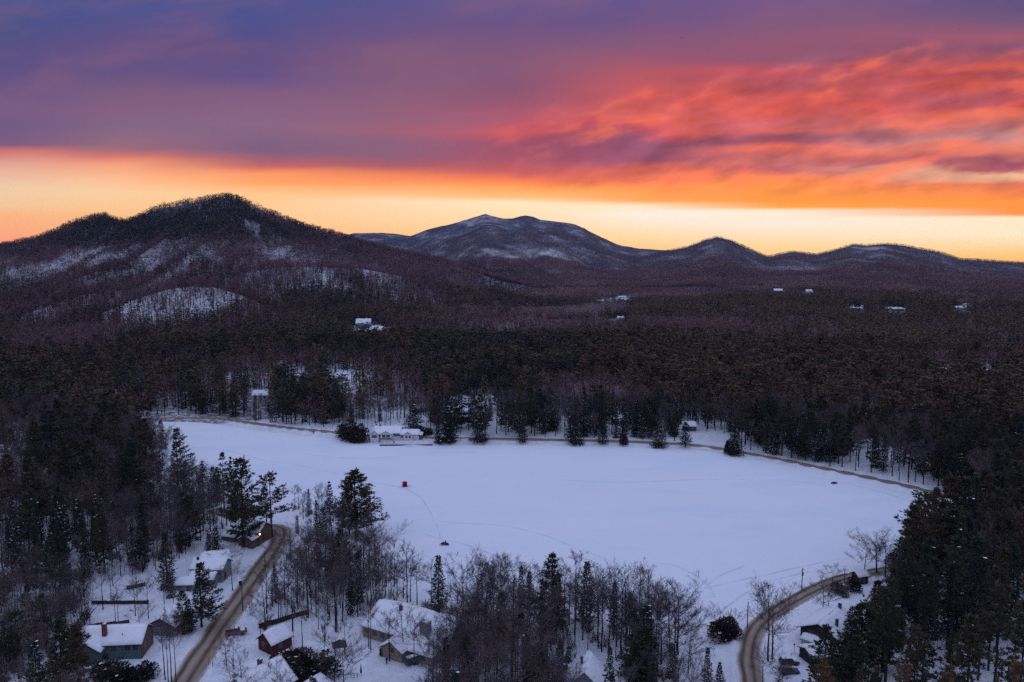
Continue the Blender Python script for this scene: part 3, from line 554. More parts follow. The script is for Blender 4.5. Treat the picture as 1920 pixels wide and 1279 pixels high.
def spruce(seed, Ht=16.0, lod=0, z0=0.07, Lm=0.17, snow=0.03):
    """spruce or fir: dense narrow cone with drooping boughs"""
    rng = np.random.default_rng(seed); T = TB(); tp = trunk_pts(rng, Ht * 0.98, 0.006, 5); r0 = 0.011 * Ht + .05
    if lod == 0: T.stick(tp, r0 * (1 - np.linspace(0, 1, 5) * .95), 1, 1, 6)
    elif lod == 1: T.stick(tp[[0, 4]], r0 * np.array([1.1, .1]), 1, 1, 3)
    elif lod == 2: T.stick(tp[[0, 4]], r0 * np.array([1.3, .1]), 1, 1, 3)
    step = {0: 0.52, 1: 1.05, 2: 1.9, 3: 3.2}[lod] * Ht / 16
    for z in np.arange(z0 * Ht, Ht * .985, step):
        t = (z / Ht - z0) / (1 - z0); nb = {0: rng.integers(6, 9), 1: 5, 2: 4, 3: 3}[lod]; a0 = rng.random() * 2 * pi
        for k in range(nb):
            a = a0 + 2 * pi * k / nb + rng.normal() * .25
            L = Ht * Lm * ((1 - t) ** .85 * (.75 + .25 * min(1, t / .12)) + .03) * rng.uniform(.65, 1.12); L = max(L, .25)
            el = np.radians(np.interp(t, [0, .5, 1], [-20, -6, 40])) + rng.normal() * .1
            base = along(tp, np.array([z / (Ht * .98)]))[0]; s_ = np.linspace(0, 1, 3); bp = base + np.c_[cos(a) * L * s_ * cos(el), sin(a) * L * s_ * cos(el), L * (s_ * sin(el) - .10 * np.sin(s_ * pi) + .06 * s_ ** 2)]
            if lod == 0:
                n = max(2, int(L / .36)); tt = rng.uniform(.12, 1, n); c = along(bp, tt)
                lat = np.cross([cos(a), sin(a), 0], [0, 0, 1.0]); c = c + lat * (rng.normal(size=n) * .14 * L)[:, None]
                P = np.repeat(c, 3, 0); D = np.array([cos(a), sin(a), -.12]) * .8 + rng.normal(size=(3 * n, 3)) * [.55, .55, .32]
                T.blades(P, D, rng.uniform(.4, .8, 3 * n), rng.uniform(.16, .30, 3 * n), 0, rng)
                sn = rng.random(n) < snow
                if sn.any(): T.blades(c[sn] + [0, 0, .1], np.c_[rng.normal(size=(sn.sum(), 2)), np.zeros(sn.sum())], .8, .45, 2, rng, flat=.9)
            elif lod == 1:
                c = along(bp, rng.uniform(.1, .8, 3)); D = np.array([cos(a), sin(a), -.1]) + rng.normal(size=(3, 3)) * .3
                T.blades(c, D, rng.uniform(.9, 1.4, 3), rng.uniform(.45, .8, 3), 0, rng)
            elif lod == 2: T.blades(bp[:1], [[cos(a), sin(a), el]], L * 1.1, L * .75 + .3, 0, rng, flat=.3)
            else: T.blades(bp[:1], [[cos(a), sin(a), el - .1]], L * 1.25, L + .5, 0, rng, flat=.3)
    T.blades(np.repeat(tp[-1:], 2, 0) - [0, 0, .9], rng.normal(size=(2, 3)) * .12 + [0, 0, 1], 1.5, .35, 0, rng)
    return T.arr()
def bare(seed, Ht=15.0, lod=0, z0=0.42, spread=0.62, nmain=9, crown_w=0.16, fork=False):
    """leafless hardwood: trunk, ascending limbs, fine twigs"""
    rng = np.random.default_rng(seed); T = TB(); tp = trunk_pts(rng, Ht * .93, .022, 8, rng.uniform(0, .05)); r0 = .0095 * Ht + .05
    taper = 1 - np.linspace(0, 1, 8) ** .9 * .93
    if lod == 0: T.stick(tp, r0 * taper, 1, 1, 5)
    elif lod == 1: T.stick(tp[[0, 4, 7]], r0 * np.array([1.25, .75, .15]), 1, 1, 3)
    elif lod == 2: T.stick(tp[[0, 5]], r0 * np.array([1.7, .5]), 1, 1, 3)
    else: T.blades(tp[:1] , [[0, 0, 1.0]], Ht * .8, .42, 1, rng, part=1)
    nm = {0: nmain, 1: 6, 2: 5, 3: 4}[lod]; tw_P = []; tw_D = []; tw_L = []
    ts = np.sort(rng.uniform(z0, .97, nm)) if not fork else np.r_[np.linspace(z0, z0 + .12, nm - 2), .7, .85]
    for i, t in enumerate(ts):
        a = i * 2.4 + rng.normal() * .5; up = np.interp((t - z0) / (1 - z0), [0, 1], [.75, 1.5]) / spread * .62
        base = along(tp, np.array([t / .98]))[0]; L = Ht * ((1 - t) * .62 + crown_w * .72) * rng.uniform(.7, 1.15)
        if fork: L = Ht * (1 - t) * rng.uniform(.75, 1.05)
        d = np.array([cos(a), sin(a), up]); d /= np.linalg.norm(d)
        s_ = np.linspace(0, 1, 4); bp = base + d * (L * s_)[:, None] + np.c_[np.zeros((4, 2)), .14 * L * s_ ** 2] + rng.normal(size=(4, 3)) * .03 * L * s_[:, None]
        rb = r0 * .42 * (1 - t * .55)
        if lod == 0: T.stick(bp, rb * (1 - .82 * s_), 0, 0, 3)
        elif lod == 1: T.blades(bp[:1], [bp[3] - bp[0]], L, .16, 0, rng)
        elif lod == 2: T.blades(bp[:1], [bp[3] - bp[0]], L * 1.1, .32, 0, rng)
        else: T.blades(bp[:1], [bp[3] - bp[0]], L * 1.3, .75, 0, rng)
        if lod == 0:
            ns = max(4, int(L / .62))
            for q in range(ns):
                tt = rng.uniform(.22, 1.0); c = along(bp, np.array([tt]))[0]; d2 = d * .75 + rng.normal(size=3) * [.55, .55, .35] + [0, 0, .28]; d2 /= np.linalg.norm(d2)
                L2 = rng.uniform(.28, .5) * L * (1.1 - .55 * tt) + .35; e = c + d2 * L2 + [0, 0, .05 * L2]
                T.stick([c, (c + e) / 2 + rng.normal(size=3) * .05 * L2, e], [rb * .42 + .008, rb * .26 + .006, .008], 0, 0, 3)
                n = 9; P = c + (e - c) * rng.uniform(.25, 1.0, n)[:, None]; D = d2 * .8 + rng.normal(size=(n, 3)) * .5 + [0, 0, .25]
                T.blades(P, D, rng.uniform(.35, .6, n) * min(L2, 1.8) + .3, .06, 0, rng)
        elif lod == 1:
            n = 8; P = along(bp, rng.uniform(.2, 1, n)); T.blades(P, d * .8 + rng.normal(size=(n, 3)) * .5 + [0, 0, .25], rng.uniform(.9, 1.9, n), .12, 0, rng)
        elif lod == 2:
            n = 4; P = along(bp, rng.uniform(.3, 1, n)); T.blades(P, d * .8 + rng.normal(size=(n, 3)) * .5 + [0, 0, .25], rng.uniform(1.2, 2.2, n), .28, 0, rng)
    return T.arr()
def shrub(seed, R=1.6, Ht=2.2, n=260, twig=True):
    rng = np.random.default_rng(seed); T = TB()
    if twig:
        for k in range(14):
            a = rng.random() * 2 * pi; e = np.array([cos(a) * R * rng.random(), sin(a) * R * rng.random(), Ht * rng.uniform(.5, 1)])
            T.stick([[cos(a) * .1, sin(a) * .1, -.1], e * [.5, .5, .6], e], [.035, .025, .01], 1, 1, 3)
            m_ = n // 14; P = e * rng.uniform(.35, 1, m_)[:, None]; T.blades(P, e / Ht + rng.normal(size=(m_, 3)) * .6, rng.uniform(.3, .8, m_) * Ht * .4, .045, 0, rng)
    return T.arr()
def cedar(seed, R=2.2, Ht=5.0, n=1500, snow=.01):
    """dense rounded evergreen, foliage down to the ground"""
    rng = np.random.default_rng(seed); T = TB(); T.stick([[0, 0, -.2], [0, 0, Ht * .7]], [.16, .05], 1, 1, 5)
    nl = 5 + seed % 3; la = rng.random(nl) * 6.283; lr = rng.uniform(.25, .62, nl) * R; lr[0] = .1; lh = rng.uniform(.55, .9, nl) * Ht; lh[0] = Ht; lw = rng.uniform(.38, .62, nl) * R; P = []; D = []
    for j in range(nl):
        m_ = n // nl; z = rng.random(m_) ** .85; a = rng.random(m_) * 6.283; r = lw[j] * np.sqrt(np.clip(1 - ((z - .3) / .72) ** 2, .01, 1)) * rng.uniform(.45, 1.18, m_)
        P.append(np.c_[np.cos(la[j]) * lr[j] + np.cos(a) * r, np.sin(la[j]) * lr[j] + np.sin(a) * r, z * lh[j] + .05]); D.append(np.c_[np.cos(a), np.sin(a), np.full(m_, .9)])
    P = np.concatenate(P); D = np.concatenate(D); T.blades(P, D + rng.normal(size=D.shape) * .5, rng.uniform(.35, .8, len(P)), rng.uniform(.14, .28, len(P)), 0, rng)
    t_ = 60; tp_ = P[rng.integers(0, len(P), t_)] * [1.0, 1.0, .8]; T.blades(tp_, np.c_[tp_[:, :2] / R, np.full(t_, 1.2)] + rng.normal(size=(t_, 3)) * .3, rng.uniform(.9, 1.7, t_), .06, 1, rng); n = len(P); P = P[rng.permutation(n)]
    k = int(n * snow); T.blades(P[:k] * [1.05, 1.05, 1.02], rng.normal(size=(k, 3)) * [1, 1, .2], .7, .4, 2, rng, flat=.9)
    return T.arr()
# ------------------------------------------------------------------ prototypes at each level of detail
VAR = {}
for k in range(10): VAR[('pine', 0, k)] = pine(100 + k, 24, 0, [.24, .38, .18, .42, .20, .46, .14, .30, .40, .26][k], [.20, .22, .24, .19, .23, .18, .21, .20, .25, .17][k], 1.0 + k % 3, .0035, 1.0, None if k % 3 else k * 1.3)
for k in range(8): VAR[('spruce', 0, k)] = spruce(200 + k, 16, 0, [.06, .10, .04, .16, .08, .05, .12, .2][k], [.17, .15, .20, .14, .18, .22, .13, .16][k], .008 + .014 * (k % 3))
for k in range(12): VAR[('bare', 0, k)] = bare(300 + k, 15, 0, [.42, .5, .36, .55, .30, .46, .52, .40, .25, .48, .34, .58][k], [.6, .5, .75, .45, .8, .6, .5, .7, .9, .55, .65, .45][k], [9, 8, 11, 8, 12, 9, 8, 10, 13, 9, 10, 7][k], [.16, .13, .2, .12, .22, .16, .14, .18, .26, .15, .18, .12][k])
for l in (1, 2, 3):
    for k in range(6):
        VAR[('pine', l, k)] = pine(400 + 10 * l + k, 24, l, .12 + .045 * k, .20 + .015 * (k % 3))
        VAR[('spruce', l, k)] = spruce(500 + 10 * l + k, 16, l)
        VAR[('bare', l, k)] = bare(600 + 10 * l + k, 15, l, .34 + .04 * k, .6)
NV = {('pine', 0): 10, ('spruce', 0): 8, ('bare', 0): 12}
BASEH = {'pine': 24.0, 'spruce': 16.0, 'bare': 15.0}
# ------------------------------------------------------------------ things that keep trees away: (px, py, radius m)
CLEAR = []
VIEW = []           # young low growth in front of the far houses: x, y, length, half width
# ------------------------------------------------------------------ where trees stand
rng = np.random.default_rng(7)
# horizon profile: terrain that hides what is behind it
elev = (GZ - CAMZ) / R2
HORm = np.maximum.accumulate(elev, axis=0)
def hidden(X_, Y_, Ztop):
    r = np.hypot(X_, Y_); az = np.arctan2(X_, Y_); ia = np.clip(np.searchsorted(AZ, az), 0, na - 1); ir = np.clip(np.searchsorted(RR, r) - 2, 0, nr - 1)
    return (Ztop - CAMZ) / r < HORm[ir, ia] - 0.0012
def scatter(r0, r1, area, azmax=36.5):
    a = math.radians(azmax); n = int(a * (r1 * r1 - r0 * r0) / area); r = np.sqrt(rng.uniform(r0 * r0, r1 * r1, n)); az = rng.uniform(-a, a, n)
    return r * np.sin(az), r * np.cos(az)
def gh(X_, Y_):
    """bilinear height of the ground sheet"""
    r = np.hypot(X_, Y_); az = np.arctan2(X_, Y_); ia = np.clip(np.searchsorted(AZ, az) - 1, 0, na - 2); ir = np.clip(np.searchsorted(RR, r) - 1, 0, nr - 2)
    fa = np.clip((az - AZ[ia]) / (AZ[ia + 1] - AZ[ia]), 0, 1); fr = np.clip((r - RR[ir]) / (RR[ir + 1] - RR[ir]), 0, 1)
    return (GZ[ir, ia] * (1 - fa) + GZ[ir, ia + 1] * fa) * (1 - fr) + (GZ[ir + 1, ia] * (1 - fa) + GZ[ir + 1, ia + 1] * fa) * fr
TREES = []          # rows: kind, x, y, z, height, width factor, rotation, variant
FOREST = {'pine': {1: [], 2: [], 3: []}, 'spruce': {1: [], 2: [], 3: []}, 'bare': {1: [], 2: [], 3: []}}
TIERS = [(455, 800, 23.0, 1), (800, 1500, 25.0, 2), (1500, 2900, 10.0, 3), (2900, 4700, 120.0, 3)]
def put_forest():
    for r0, r1, area, lod in TIERS:
        X_, Y_ = scatter(r0, r1, area); Z_ = gh(X_, Y_); px, py = project(X_, Y_, Z_); ev, dn = fields(px, py, X_, Y_)
        d = signed_d(X_, Y_, LAKE) if r0 < 800 else np.full(X_.shape, 99.0)
        ok = (rng.random(len(X_)) < dn * (np.where(ev > .6, 1.0, .6) if 1400 < r0 < 2000 else 1.0)) & (d > 3)
        if r0 < 800:
            D, _, _ = road_near(X_, Y_); ok &= D > 6.0
            for cx, cy, cr in CLEAR_XY: ok &= np.hypot(X_ - cx, Y_ - cy) > cr
        else:
            ok &= signed_d(X_, Y_, FAR_LAKE) > 8
            for cx, cy, cr in CLEAR_XY: ok &= np.hypot(X_ - cx, Y_ - cy) > cr
        ok &= ~hidden(X_, Y_, Z_ + 22)
        isv = rng.random(len(X_)) < ev
        far = r0 >= 2900
        for kind, sel in (('pine', isv & (rng.random(len(X_)) < (.7 if r0 < 1500 else .3))), ('spruce', None), ('bare', ~isv)):
            if kind == 'spruce': sel = isv & ~last
            if kind == 'pine': last = sel
            q = np.where(ok & sel)[0]
            hs = {'pine': (15, 25), 'spruce': (9, 18), 'bare': (10, 17)}[kind]; hh = rng.uniform(*hs, len(q)) * (.8 if far else 1) * (1.0 if r0 > 700 else .92)
            hh *= 1 - .38 * ss((np.hypot(X_[q], Y_[q]) - 1300) / 500) * (kind != 'bare') - .15 * (r0 >= 1500) * (kind == 'bare'); wf = rng.uniform(.85, 1.25, len(q)) * (1.8 if far else 1.3 if r0 >= 1500 else 1.15) * (1.25 if kind == 'bare' and not far else 1.2 if kind == 'pine' else 1)
            for vx, vy, vl, vw in VIEW:
                vr = math.hypot(vx, vy); along_ = (X_[q] * vx + Y_[q] * vy) / vr; off_ = np.abs(X_[q] * vy - Y_[q] * vx) / vr
                hh = np.where((along_ < vr + 4) & (along_ > vr - vl) & (off_ < vw), hh * .33, hh)
            FOREST[kind][lod].append(np.c_[X_[q], Y_[q], Z_[q] - .3, hh, wf, rng.random(len(q)) * 6.283, rng.integers(0, 6, len(q))])
# ------------------------------------------------------------------ clearings around buildings and yards: px, py, radius
for q in [(222, 1222, 15), (305, 1183, 9), (250, 1190, 5), (380, 1085, 13), (360, 1100, 6), (462, 1003, 12), (500, 1262, 12), (508, 1206, 5), (585, 1285, 8), (745, 1185, 14), (800, 1200, 9), (705, 1252, 6), (668, 1262, 7), (1110, 1268, 10), (1545, 1180, 13), (1520, 1150, 9), (1480, 1245, 10), (1545, 1220, 9), (1500, 1190, 10), (1612, 1083, 4),
          (740, 818, 22), (700, 822, 10), (775, 820, 12), (860, 782, 16), (885, 775, 14), (840, 778, 9), (492, 745, 10), (1000, 776, 8), (1157, 795, 8), (688, 618, 18), (715, 626, 12), (1458, 548, 14), (1517, 555, 18), (1805, 580, 20), (1822, 657, 14), (1000, 672, 8), (52, 778, 7), (1290, 808, 10), (1330, 825, 16), (1165, 600, 10), (1770, 700, 9), (1855, 706, 9), (1600, 581, 10), (1685, 582, 10), (430, 1050, 9), (415, 1105, 7), (1440, 1120, 6), (575, 1035, 9), (280, 1215, 3), (440, 1182, 4), (440, 1235, 6), (640, 712, 9), (612, 708, 10), (545, 714, 8), (652, 738, 7), (905, 768, 9)]:
    p = march(q[0], q[1], H); CLEAR.append((p[0], p[1], q[2]))
for q in [(682, 616, 90, 16), (707, 628, 70, 14), (1458, 549, 80, 11), (1517, 554, 90, 10), (1822, 659, 110, 13), (1846, 657, 100, 7), (1811, 580, 80, 11), (1797, 581, 70, 9), (1604, 582, 70, 11), (1682, 583, 70, 11), (1002, 675, 90, 9), (1762, 701, 80, 9), (1858, 704, 80, 9), (1163, 601, 130, 14), (640, 713, 70, 7), (1155, 564, 240, 48), (545, 718, 35, 8), (622, 710, 40, 13), (652, 738, 30, 7), (885, 782, 45, 15), (905, 775, 40, 10), (1330, 826, 30, 14), (490, 748, 60, 8), (862, 789, 55, 8), (1000, 777, 50, 6), (1158, 795, 45, 6), (1292, 806, 40, 6)]:
    p = march(q[0], q[1], H); VIEW.append((p[0], p[1], q[2], q[3]))
CLEAR_XY = CLEAR
# ------------------------------------------------------------------ hero trees: kind, base px, base py, top py, width, variant
HEROES = [
 ('pine', 668, 1008, 882, 1.85, 6), ('pine', 655, 1002, 892, 1.0, 2), ('pine', 510, 1008, 888, 1.5, 8), ('pine', 500, 985, 905, 1.0, 0), ('pine', 421, 962, 848, .9, 1), ('pine', 436, 962, 856, .55, 9), ('pine', 456, 1026, 856, 1.1, 2), ('pine', 448, 1000, 900, 1.1, 6),
 ('pine', 334, 912, 803, 1.05, 6), ('pine', 276, 906, 784, 1.1, 6), ('pine', 247, 915, 822, 1.3, 4), ('pine', 218, 880, 768, 1.3, 2), ('pine', 160, 872, 757, 1.5, 0), ('pine', 185, 872, 772, 1.2, 4), ('pine', 100, 885, 768, 1.6, 6), ('pine', 70, 900, 788, 1.3, 4), ('pine', 130, 905, 770, 1.2, 7), ('pine', 235, 900, 845, 1.0, 2),
 ('pine', 128, 950, 836, 1.5, 6), ('pine', 168, 965, 850, 1.1, 2), ('pine', 20, 960, 850, 1.5, 4), ('pine', 58, 985, 858, 1.4, 6), ('pine', -20, 1000, 880, 1.6, 2), ('pine', 235, 960, 850, 1.1, 0), ('pine', 255, 965, 828, 1.2, 6),
 ('spruce', 314, 1103, 995, 1.1, 0), ('spruce', 250, 1062, 984, 1.0, 4), ('spruce', 338, 1035, 990, 1.0, 1), ('pine', 378, 1175, 1055, 1.2, 6), ('pine', 345, 1190, 1105, 1.1, 2), ('spruce', 355, 1185, 1120, 1.2, 5), ('spruce', 405, 1052, 985, 1.3, 5), ('spruce', 392, 1040, 998, 1.4, 2), ('spruce', 408, 1060, 1010, 1.2, 4), ('spruce', 320, 1120, 1070, 1.2, 2),
 ('spruce', 595, 1012, 936, .8, 3), ('spruce', 606, 1016, 948, 1.3, 5), ('pine', 619, 985, 902, .8, 9), ('pine', 640, 1090, 992, 1.3, 6), ('pine', 625, 1095, 1010, 1.2, 2), ('pine', 595, 1075, 1020, 1.3, 4), ('pine', 648, 1075, 1018, 1.0, 0), ('spruce', 558, 1000, 965, .9, 4),
 ('pine', 1035, 1180, 1037, 1.15, 6), ('spruce', 1046, 1172, 1075, 1.2, 1), ('spruce', 1100, 1162, 1051, 1.25, 0), ('spruce', 977, 1168, 1060, .9, 6), ('spruce', 1065, 1240, 1210, 1.6, 5), ('pine', 1210, 1290, 1172, 1.6, 6), ('pine', 1195, 1295, 1190, 1.3, 2), ('spruce', 1260, 1270, 1205, 1.2, 2), ('pine', 1180, 1200, 1110, .9, 9), ('spruce', 1035, 1205, 1160, 1.4, 5), ('spruce', 990, 1225, 1185, 1.1, 4), ('spruce', 1325, 1300, 1212, 1.0, 0), ('spruce', 1348, 1310, 1240, 1.1, 2), ('spruce', 870, 1280, 1245, 1.2, 2),
 ('pine', 1722, 1098, 921, 1.35, 8), ('pine', 1762, 1085, 935, 1.0, 0), ('pine', 1800, 1060, 893, 1.7, 6), ('pine', 1860, 1040, 885, 1.6, 2), ('pine', 1895, 1030, 862, 1.5, 4), ('pine', 1830, 1030, 905, 1.3, 6), ('pine', 1780, 1110, 950, 1.6, 2),
 ('pine', 1640, 1200, 1088, 1.4, 6), ('pine', 1612, 1255, 1128, 1.4, 2), ('spruce', 1595, 1215, 1135, 1.3, 5), ('pine', 1565, 1310, 1200, 1.3, 6), ('pine', 1600, 1330, 1190, 1.4, 4), ('spruce', 1585, 1120, 1088, 1.2, 5), ('pine', 1690, 1180, 1040, 1.6, 4), ('pine', 1655, 1260, 1100, 1.5, 6), ('spruce', 1568, 1290, 1225, 1.4, 1),
 ('spruce', 845, 828, 778, 1.6, 0), ('spruce', 838, 828, 760, 1.8, 2), ('spruce', 816, 790, 750, 2.1, 5), ('spruce', 775, 808, 757, 2.5, 2), ('spruce', 887, 800, 738, 2.1, 1), ('spruce', 900, 828, 780, 2.1, 5), ('spruce', 1130, 832, 790, 2.0, 1), ('spruce', 1285, 838, 790, 2.0, 3), ('spruce', 1380, 852, 805, 2.0, 2), ('spruce', 1372, 848, 812, 2.3, 5), ('spruce', 1170, 833, 812, 1.8, 4), ('spruce', 632, 780, 715, 2.0, 0), ('spruce', 980, 830, 790, 2.0, 1), ('spruce', 1080, 832, 788, 2.0, 5), ('spruce', 1235, 838, 795, 2.1, 5), ('spruce', 1070, 828, 780, 2.0, 3),
 ('bare', 430, 1062, 1020, 1.7, 8), ('bare', 436, 1108, 1058, 1.8, 4), ('bare', 536, 1068, 1012, 1.7, 8), ('bare', 545, 1050, 985, 1.5, 4), ('bare', 1440, 1240, 1100, 1.2, 2), ('bare', 1448, 1236, 1108, 1.1, 4), ('bare', 1542, 1160, 1085, 1.3, 8), ('bare', 1552, 1158, 1095, 1.2, 2), ('bare', 1644, 1076, 1008, 2.2, 8), ('bare', 1660, 1078, 1014, 1.8, 2), ('bare', 1620, 1078, 1020, 1.5, 4), ('bare', 1660, 1082, 1020, 1.5, 2), ('bare', 1560, 1095, 1058, 1.5, 8), ('bare', 1350, 1185, 1138, 1.2, 8), ('bare', 1378, 1180, 1145, 1.2, 4), ('bare', 1290, 1262, 1170, 1.2, 8), ('bare', 1295, 1250, 1185, 1.1, 2), ('bare', 1430, 1290, 1215, 1.2, 8), ('bare', 757, 1234, 1140, 1.1, 4), ('bare', 695, 1218, 1120, .9, 3), ('bare', 692, 1216, 1125, .9, 6), ('bare', 730, 1240, 1140, 1.0, 1), ('bare', 1465, 1290, 1235, 1.4, 8),
 ('bare', 310, 1275, 1150, .8, 3), ('bare', 316, 1282, 1160, .7, 6), ('bare', 322, 1284, 1140, .7, 11), ('bare', 331, 1285, 1155, .7, 1), ('bare', 262, 1186, 1130, 1.0, 8), ('bare', 438, 1255, 1185, 1.1, 2), ('bare', 425, 1248, 1190, 1.1, 4), ('bare', 217, 1170, 1105, 1.0, 3), ('bare', 222, 1168, 1100, .9, 6), ('bare', 278, 1160, 1080, .9, 1), ('bare', 628, 1285, 1180, 1.2, 4), ('bare', 645, 1290, 1215, 1.4, 8),
 ('bare', 560, 955, 905, .8, 3), ('bare', 604, 960, 905, .8, 0), ('bare', 770, 1128, 1048, 1.3, 2), ('bare', 745, 1115, 1042, 1.2, 4), ('bare', 722, 1120, 1045, 1.3, 2), ('bare', 940, 1165, 1048, 1.3, 4), ('bare', 925, 1168, 1060, 1.2, 2), ('bare', 962, 1168, 1050, 1.2, 8), ('bare', 1220, 1240, 1105, 1.2, 2), ('bare', 1240, 1245, 1110, 1.2, 4), ('bare', 1165, 1225, 1085, 1.1, 2), ('bare', 1130, 1190, 1095, 1.0, 0),
]
HERO_ROWS = []
for kind, bx, by, ty, wf, var in HEROES:
    p = at(bx, by) if by < 1600 else at(bx, 1600); r = math.hypot(p[0], p[1]); d = rays(bx, ty); zt = CAMZ + d[2] * r
    HERO_ROWS.append((kind, p[0], p[1], p[2] - .2, max(zt - p[2], 2.5), wf, (-.97 if bx == 1722 else (var * 1.7 + bx) % 6.28), var, (bx, by, ty)))
# ------------------------------------------------------------------ wooded areas close by: base polygon (px), spacing m, shares pine/spruce/bare, heights
ZONES = [
 ([(-180, 818), (0, 800), (150, 785), (240, 800), (284, 850), (365, 905), (425, 938), (300, 938), (0, 905), (-180, 905)], 3.7, (.14, .03, .83), (12, 18)),
 ([(-180, 905), (300, 938), (430, 935), (470, 972), (425, 1005), (370, 1020), (330, 1060), (240, 1085), (160, 1105), (-180, 1105)], 2.7, (.04, .06, .90), (9, 16)),
 ([(10, 1005), (190, 1000), (200, 1085), (60, 1100), (10, 1080)], 5.0, (.05, .80, .15), (11, 17)),
 ([(-180, 1105), (160, 1085), (165, 1150), (160, 1195), (140, 1230), (80, 1260), (-180, 1260)], 2.2, (.05, .04, .91), (7, 13)),
 ([(-180, 1240), (60, 1262), (135, 1262), (150, 1300), (180, 1370), (160, 1430), (-180, 1460)], 6.0, (.55, .15, .30), (11, 17)),
 ([(596, 1003), (640, 1005), (690, 1045), (735, 1090), (790, 1135), (840, 1148), (700, 1150), (650, 1165), (640, 1192), (560, 1165), (480, 1190), (474, 1168), (515, 1128), (572, 1085)], 2.8, (.02, .02, .96), (11, 18)),
 ([(470, 1188), (560, 1165), (640, 1192), (665, 1215), (640, 1225), (540, 1218), (530, 1232), (480, 1230)], 5.0, (.0, .04, .96), (11, 16)),
 ([(880, 1152), (1000, 1148), (1100, 1160), (1200, 1178), (1265, 1195), (1285, 1240), (1240, 1290), (1150, 1255), (1050, 1252), (1040, 1300), (1090, 1420), (860, 1420), (790, 1300), (800, 1262), (880, 1225), (850, 1180)], 2.7, (.02, .04, .94), (12, 19)),
 ([(1130, 1270), (1240, 1270), (1290, 1290), (1300, 1420), (1150, 1420)], 6.0, (.25, .25, .5), (10, 15)),
 ([(550, 948), (600, 965), (690, 1005), (640, 1000), (585, 985), (555, 975)], 5.5, (.0, .08, .92), (7, 13)),
 ([(1722, 1085), (1740, 1060), (1800, 1010), (1850, 960), (2080, 930), (2120, 1260), (1640, 1260), (1680, 1180)], 6.6, (.72, .16, .12), (20, 29)),
 ([(1680, 905), (1790, 936), (1900, 962), (1990, 940), (1990, 850), (1700, 850)], 4.2, (.45, .2, .35), (14, 21)),
 ([(1640, 1260), (2120, 1260), (2120, 1500), (1590, 1480), (1580, 1350)], 9.5, (.85, .05, .10), (17, 26)),
 ([(1560, 1280), (1640, 1260), (1660, 1480), (1500, 1480), (1530, 1330)], 6.0, (.6, .3, .1), (10, 17)),
 ([(285, 784), (340, 783), (470, 790), (620, 806), (640, 812), (640, 770), (480, 755), (250, 762), (180, 770)], 6.5, (.25, .35, .40), (10, 18)),
 ([(800, 818), (1000, 822), (1250, 827), (1340, 838), (1460, 858), (1560, 878), (1680, 903), (1760, 920), (1760, 880), (1500, 822), (1300, 800), (1000, 790), (900, 800)], 3.5, (.13, .14, .73), (15, 23)),
 ([(820, 834), (1000, 832), (1250, 837), (1340, 843), (1340, 838), (1200, 831), (1000, 827), (820, 823)], 6.0, (.1, .5, .4), (8, 16)),
 ([(1380, 849), (1500, 872), (1690, 912), (1690, 905), (1500, 866), (1380, 844)], 5.5, (.0, .35, .65), (4, 11)),
 ([(1360, 842), (1500, 862), (1680, 898), (1760, 918), (1760, 890), (1560, 850), (1400, 825)], 4.5, (.35, .25, .40), (15, 22)),
 ([(820, 819), (1000, 821), (1280, 828), (1280, 808), (1000, 800), (820, 800)], 5.0, (.25, .35, .40), (15, 22)),
 ([(160, 1088), (335, 1085), (345, 1140), (300, 1165), (240, 1180), (165, 1190)], 6.0, (.0, .06, .94), (8, 14)),
 ([(480, 1225), (650, 1215), (680, 1232), (640, 1300), (500, 1300)], 6.5, (.0, .05, .95), (6, 12)),
 ([(430, 1300), (660, 1300), (660, 1400), (430, 1400)], 7.0, (.0, .1, .90), (8, 12)),
 ([(660, 1195), (720, 1205), (860, 1240), (840, 1262), (740, 1240), (670, 1215)], 5.5, (.0, .04, .96), (11, 16)),
 ([(660, 815), (800, 820), (800, 800), (640, 795)], 7.0, (.1, .1, .8), (9, 14)),
 ([(390, 796), (470, 805), (640, 822), (640, 815), (470, 798), (390, 789)], 7.0, (.0, .25, .75), (2.5, 6)),
]
def in_poly(px, py, P):
    ins = np.zeros(px.shape, bool); A = np.array(P, float); B = np.roll(A, -1, 0)
    for a, b_ in zip(A, B):
        c = ((a[1] > py) != (b_[1] > py)); ins ^= c & (px < (b_[0] - a[0]) * (py - a[1]) / ((b_[1] - a[1]) or 1e-9) + a[0])
    return ins
X_, Y_ = scatter(105, 470, 2.6, 39); Z_ = gh(X_, Y_); PX_, PY_ = project(X_, Y_, Z_)
ok = (signed_d(X_, Y_, LAKE) > 1.5) & (road_near(X_, Y_)[0] > 5.0)
for cx, cy, cr in CLEAR: ok &= np.hypot(X_ - cx, Y_ - cy) > cr
hx = np.array([(h[1], h[2]) for h in HERO_ROWS])
zone = np.full(len(X_), -1); sp_ = np.zeros(len(X_))
for i, (P, s_, mix_, hr) in enumerate(ZONES):
    q = in_poly(PX_, PY_, P); zone[q] = i; sp_[q] = s_
beyond = (np.hypot(X_, Y_) > 415) & (zone < 0) & (PY_ < 900); 
ok &= (zone >= 0) | beyond
cells = {}
def free(xq, yq, s):
    k = int(xq // 8), int(yq // 8)
    for i in (-1, 0, 1):
        for j in (-1, 0, 1):
            for (a, b_, c) in cells.get((k[0] + i, k[1] + j), ()):
                if (a - xq) ** 2 + (b_ - yq) ** 2 < (0.5 * (s + c)) ** 2: return False
    return True
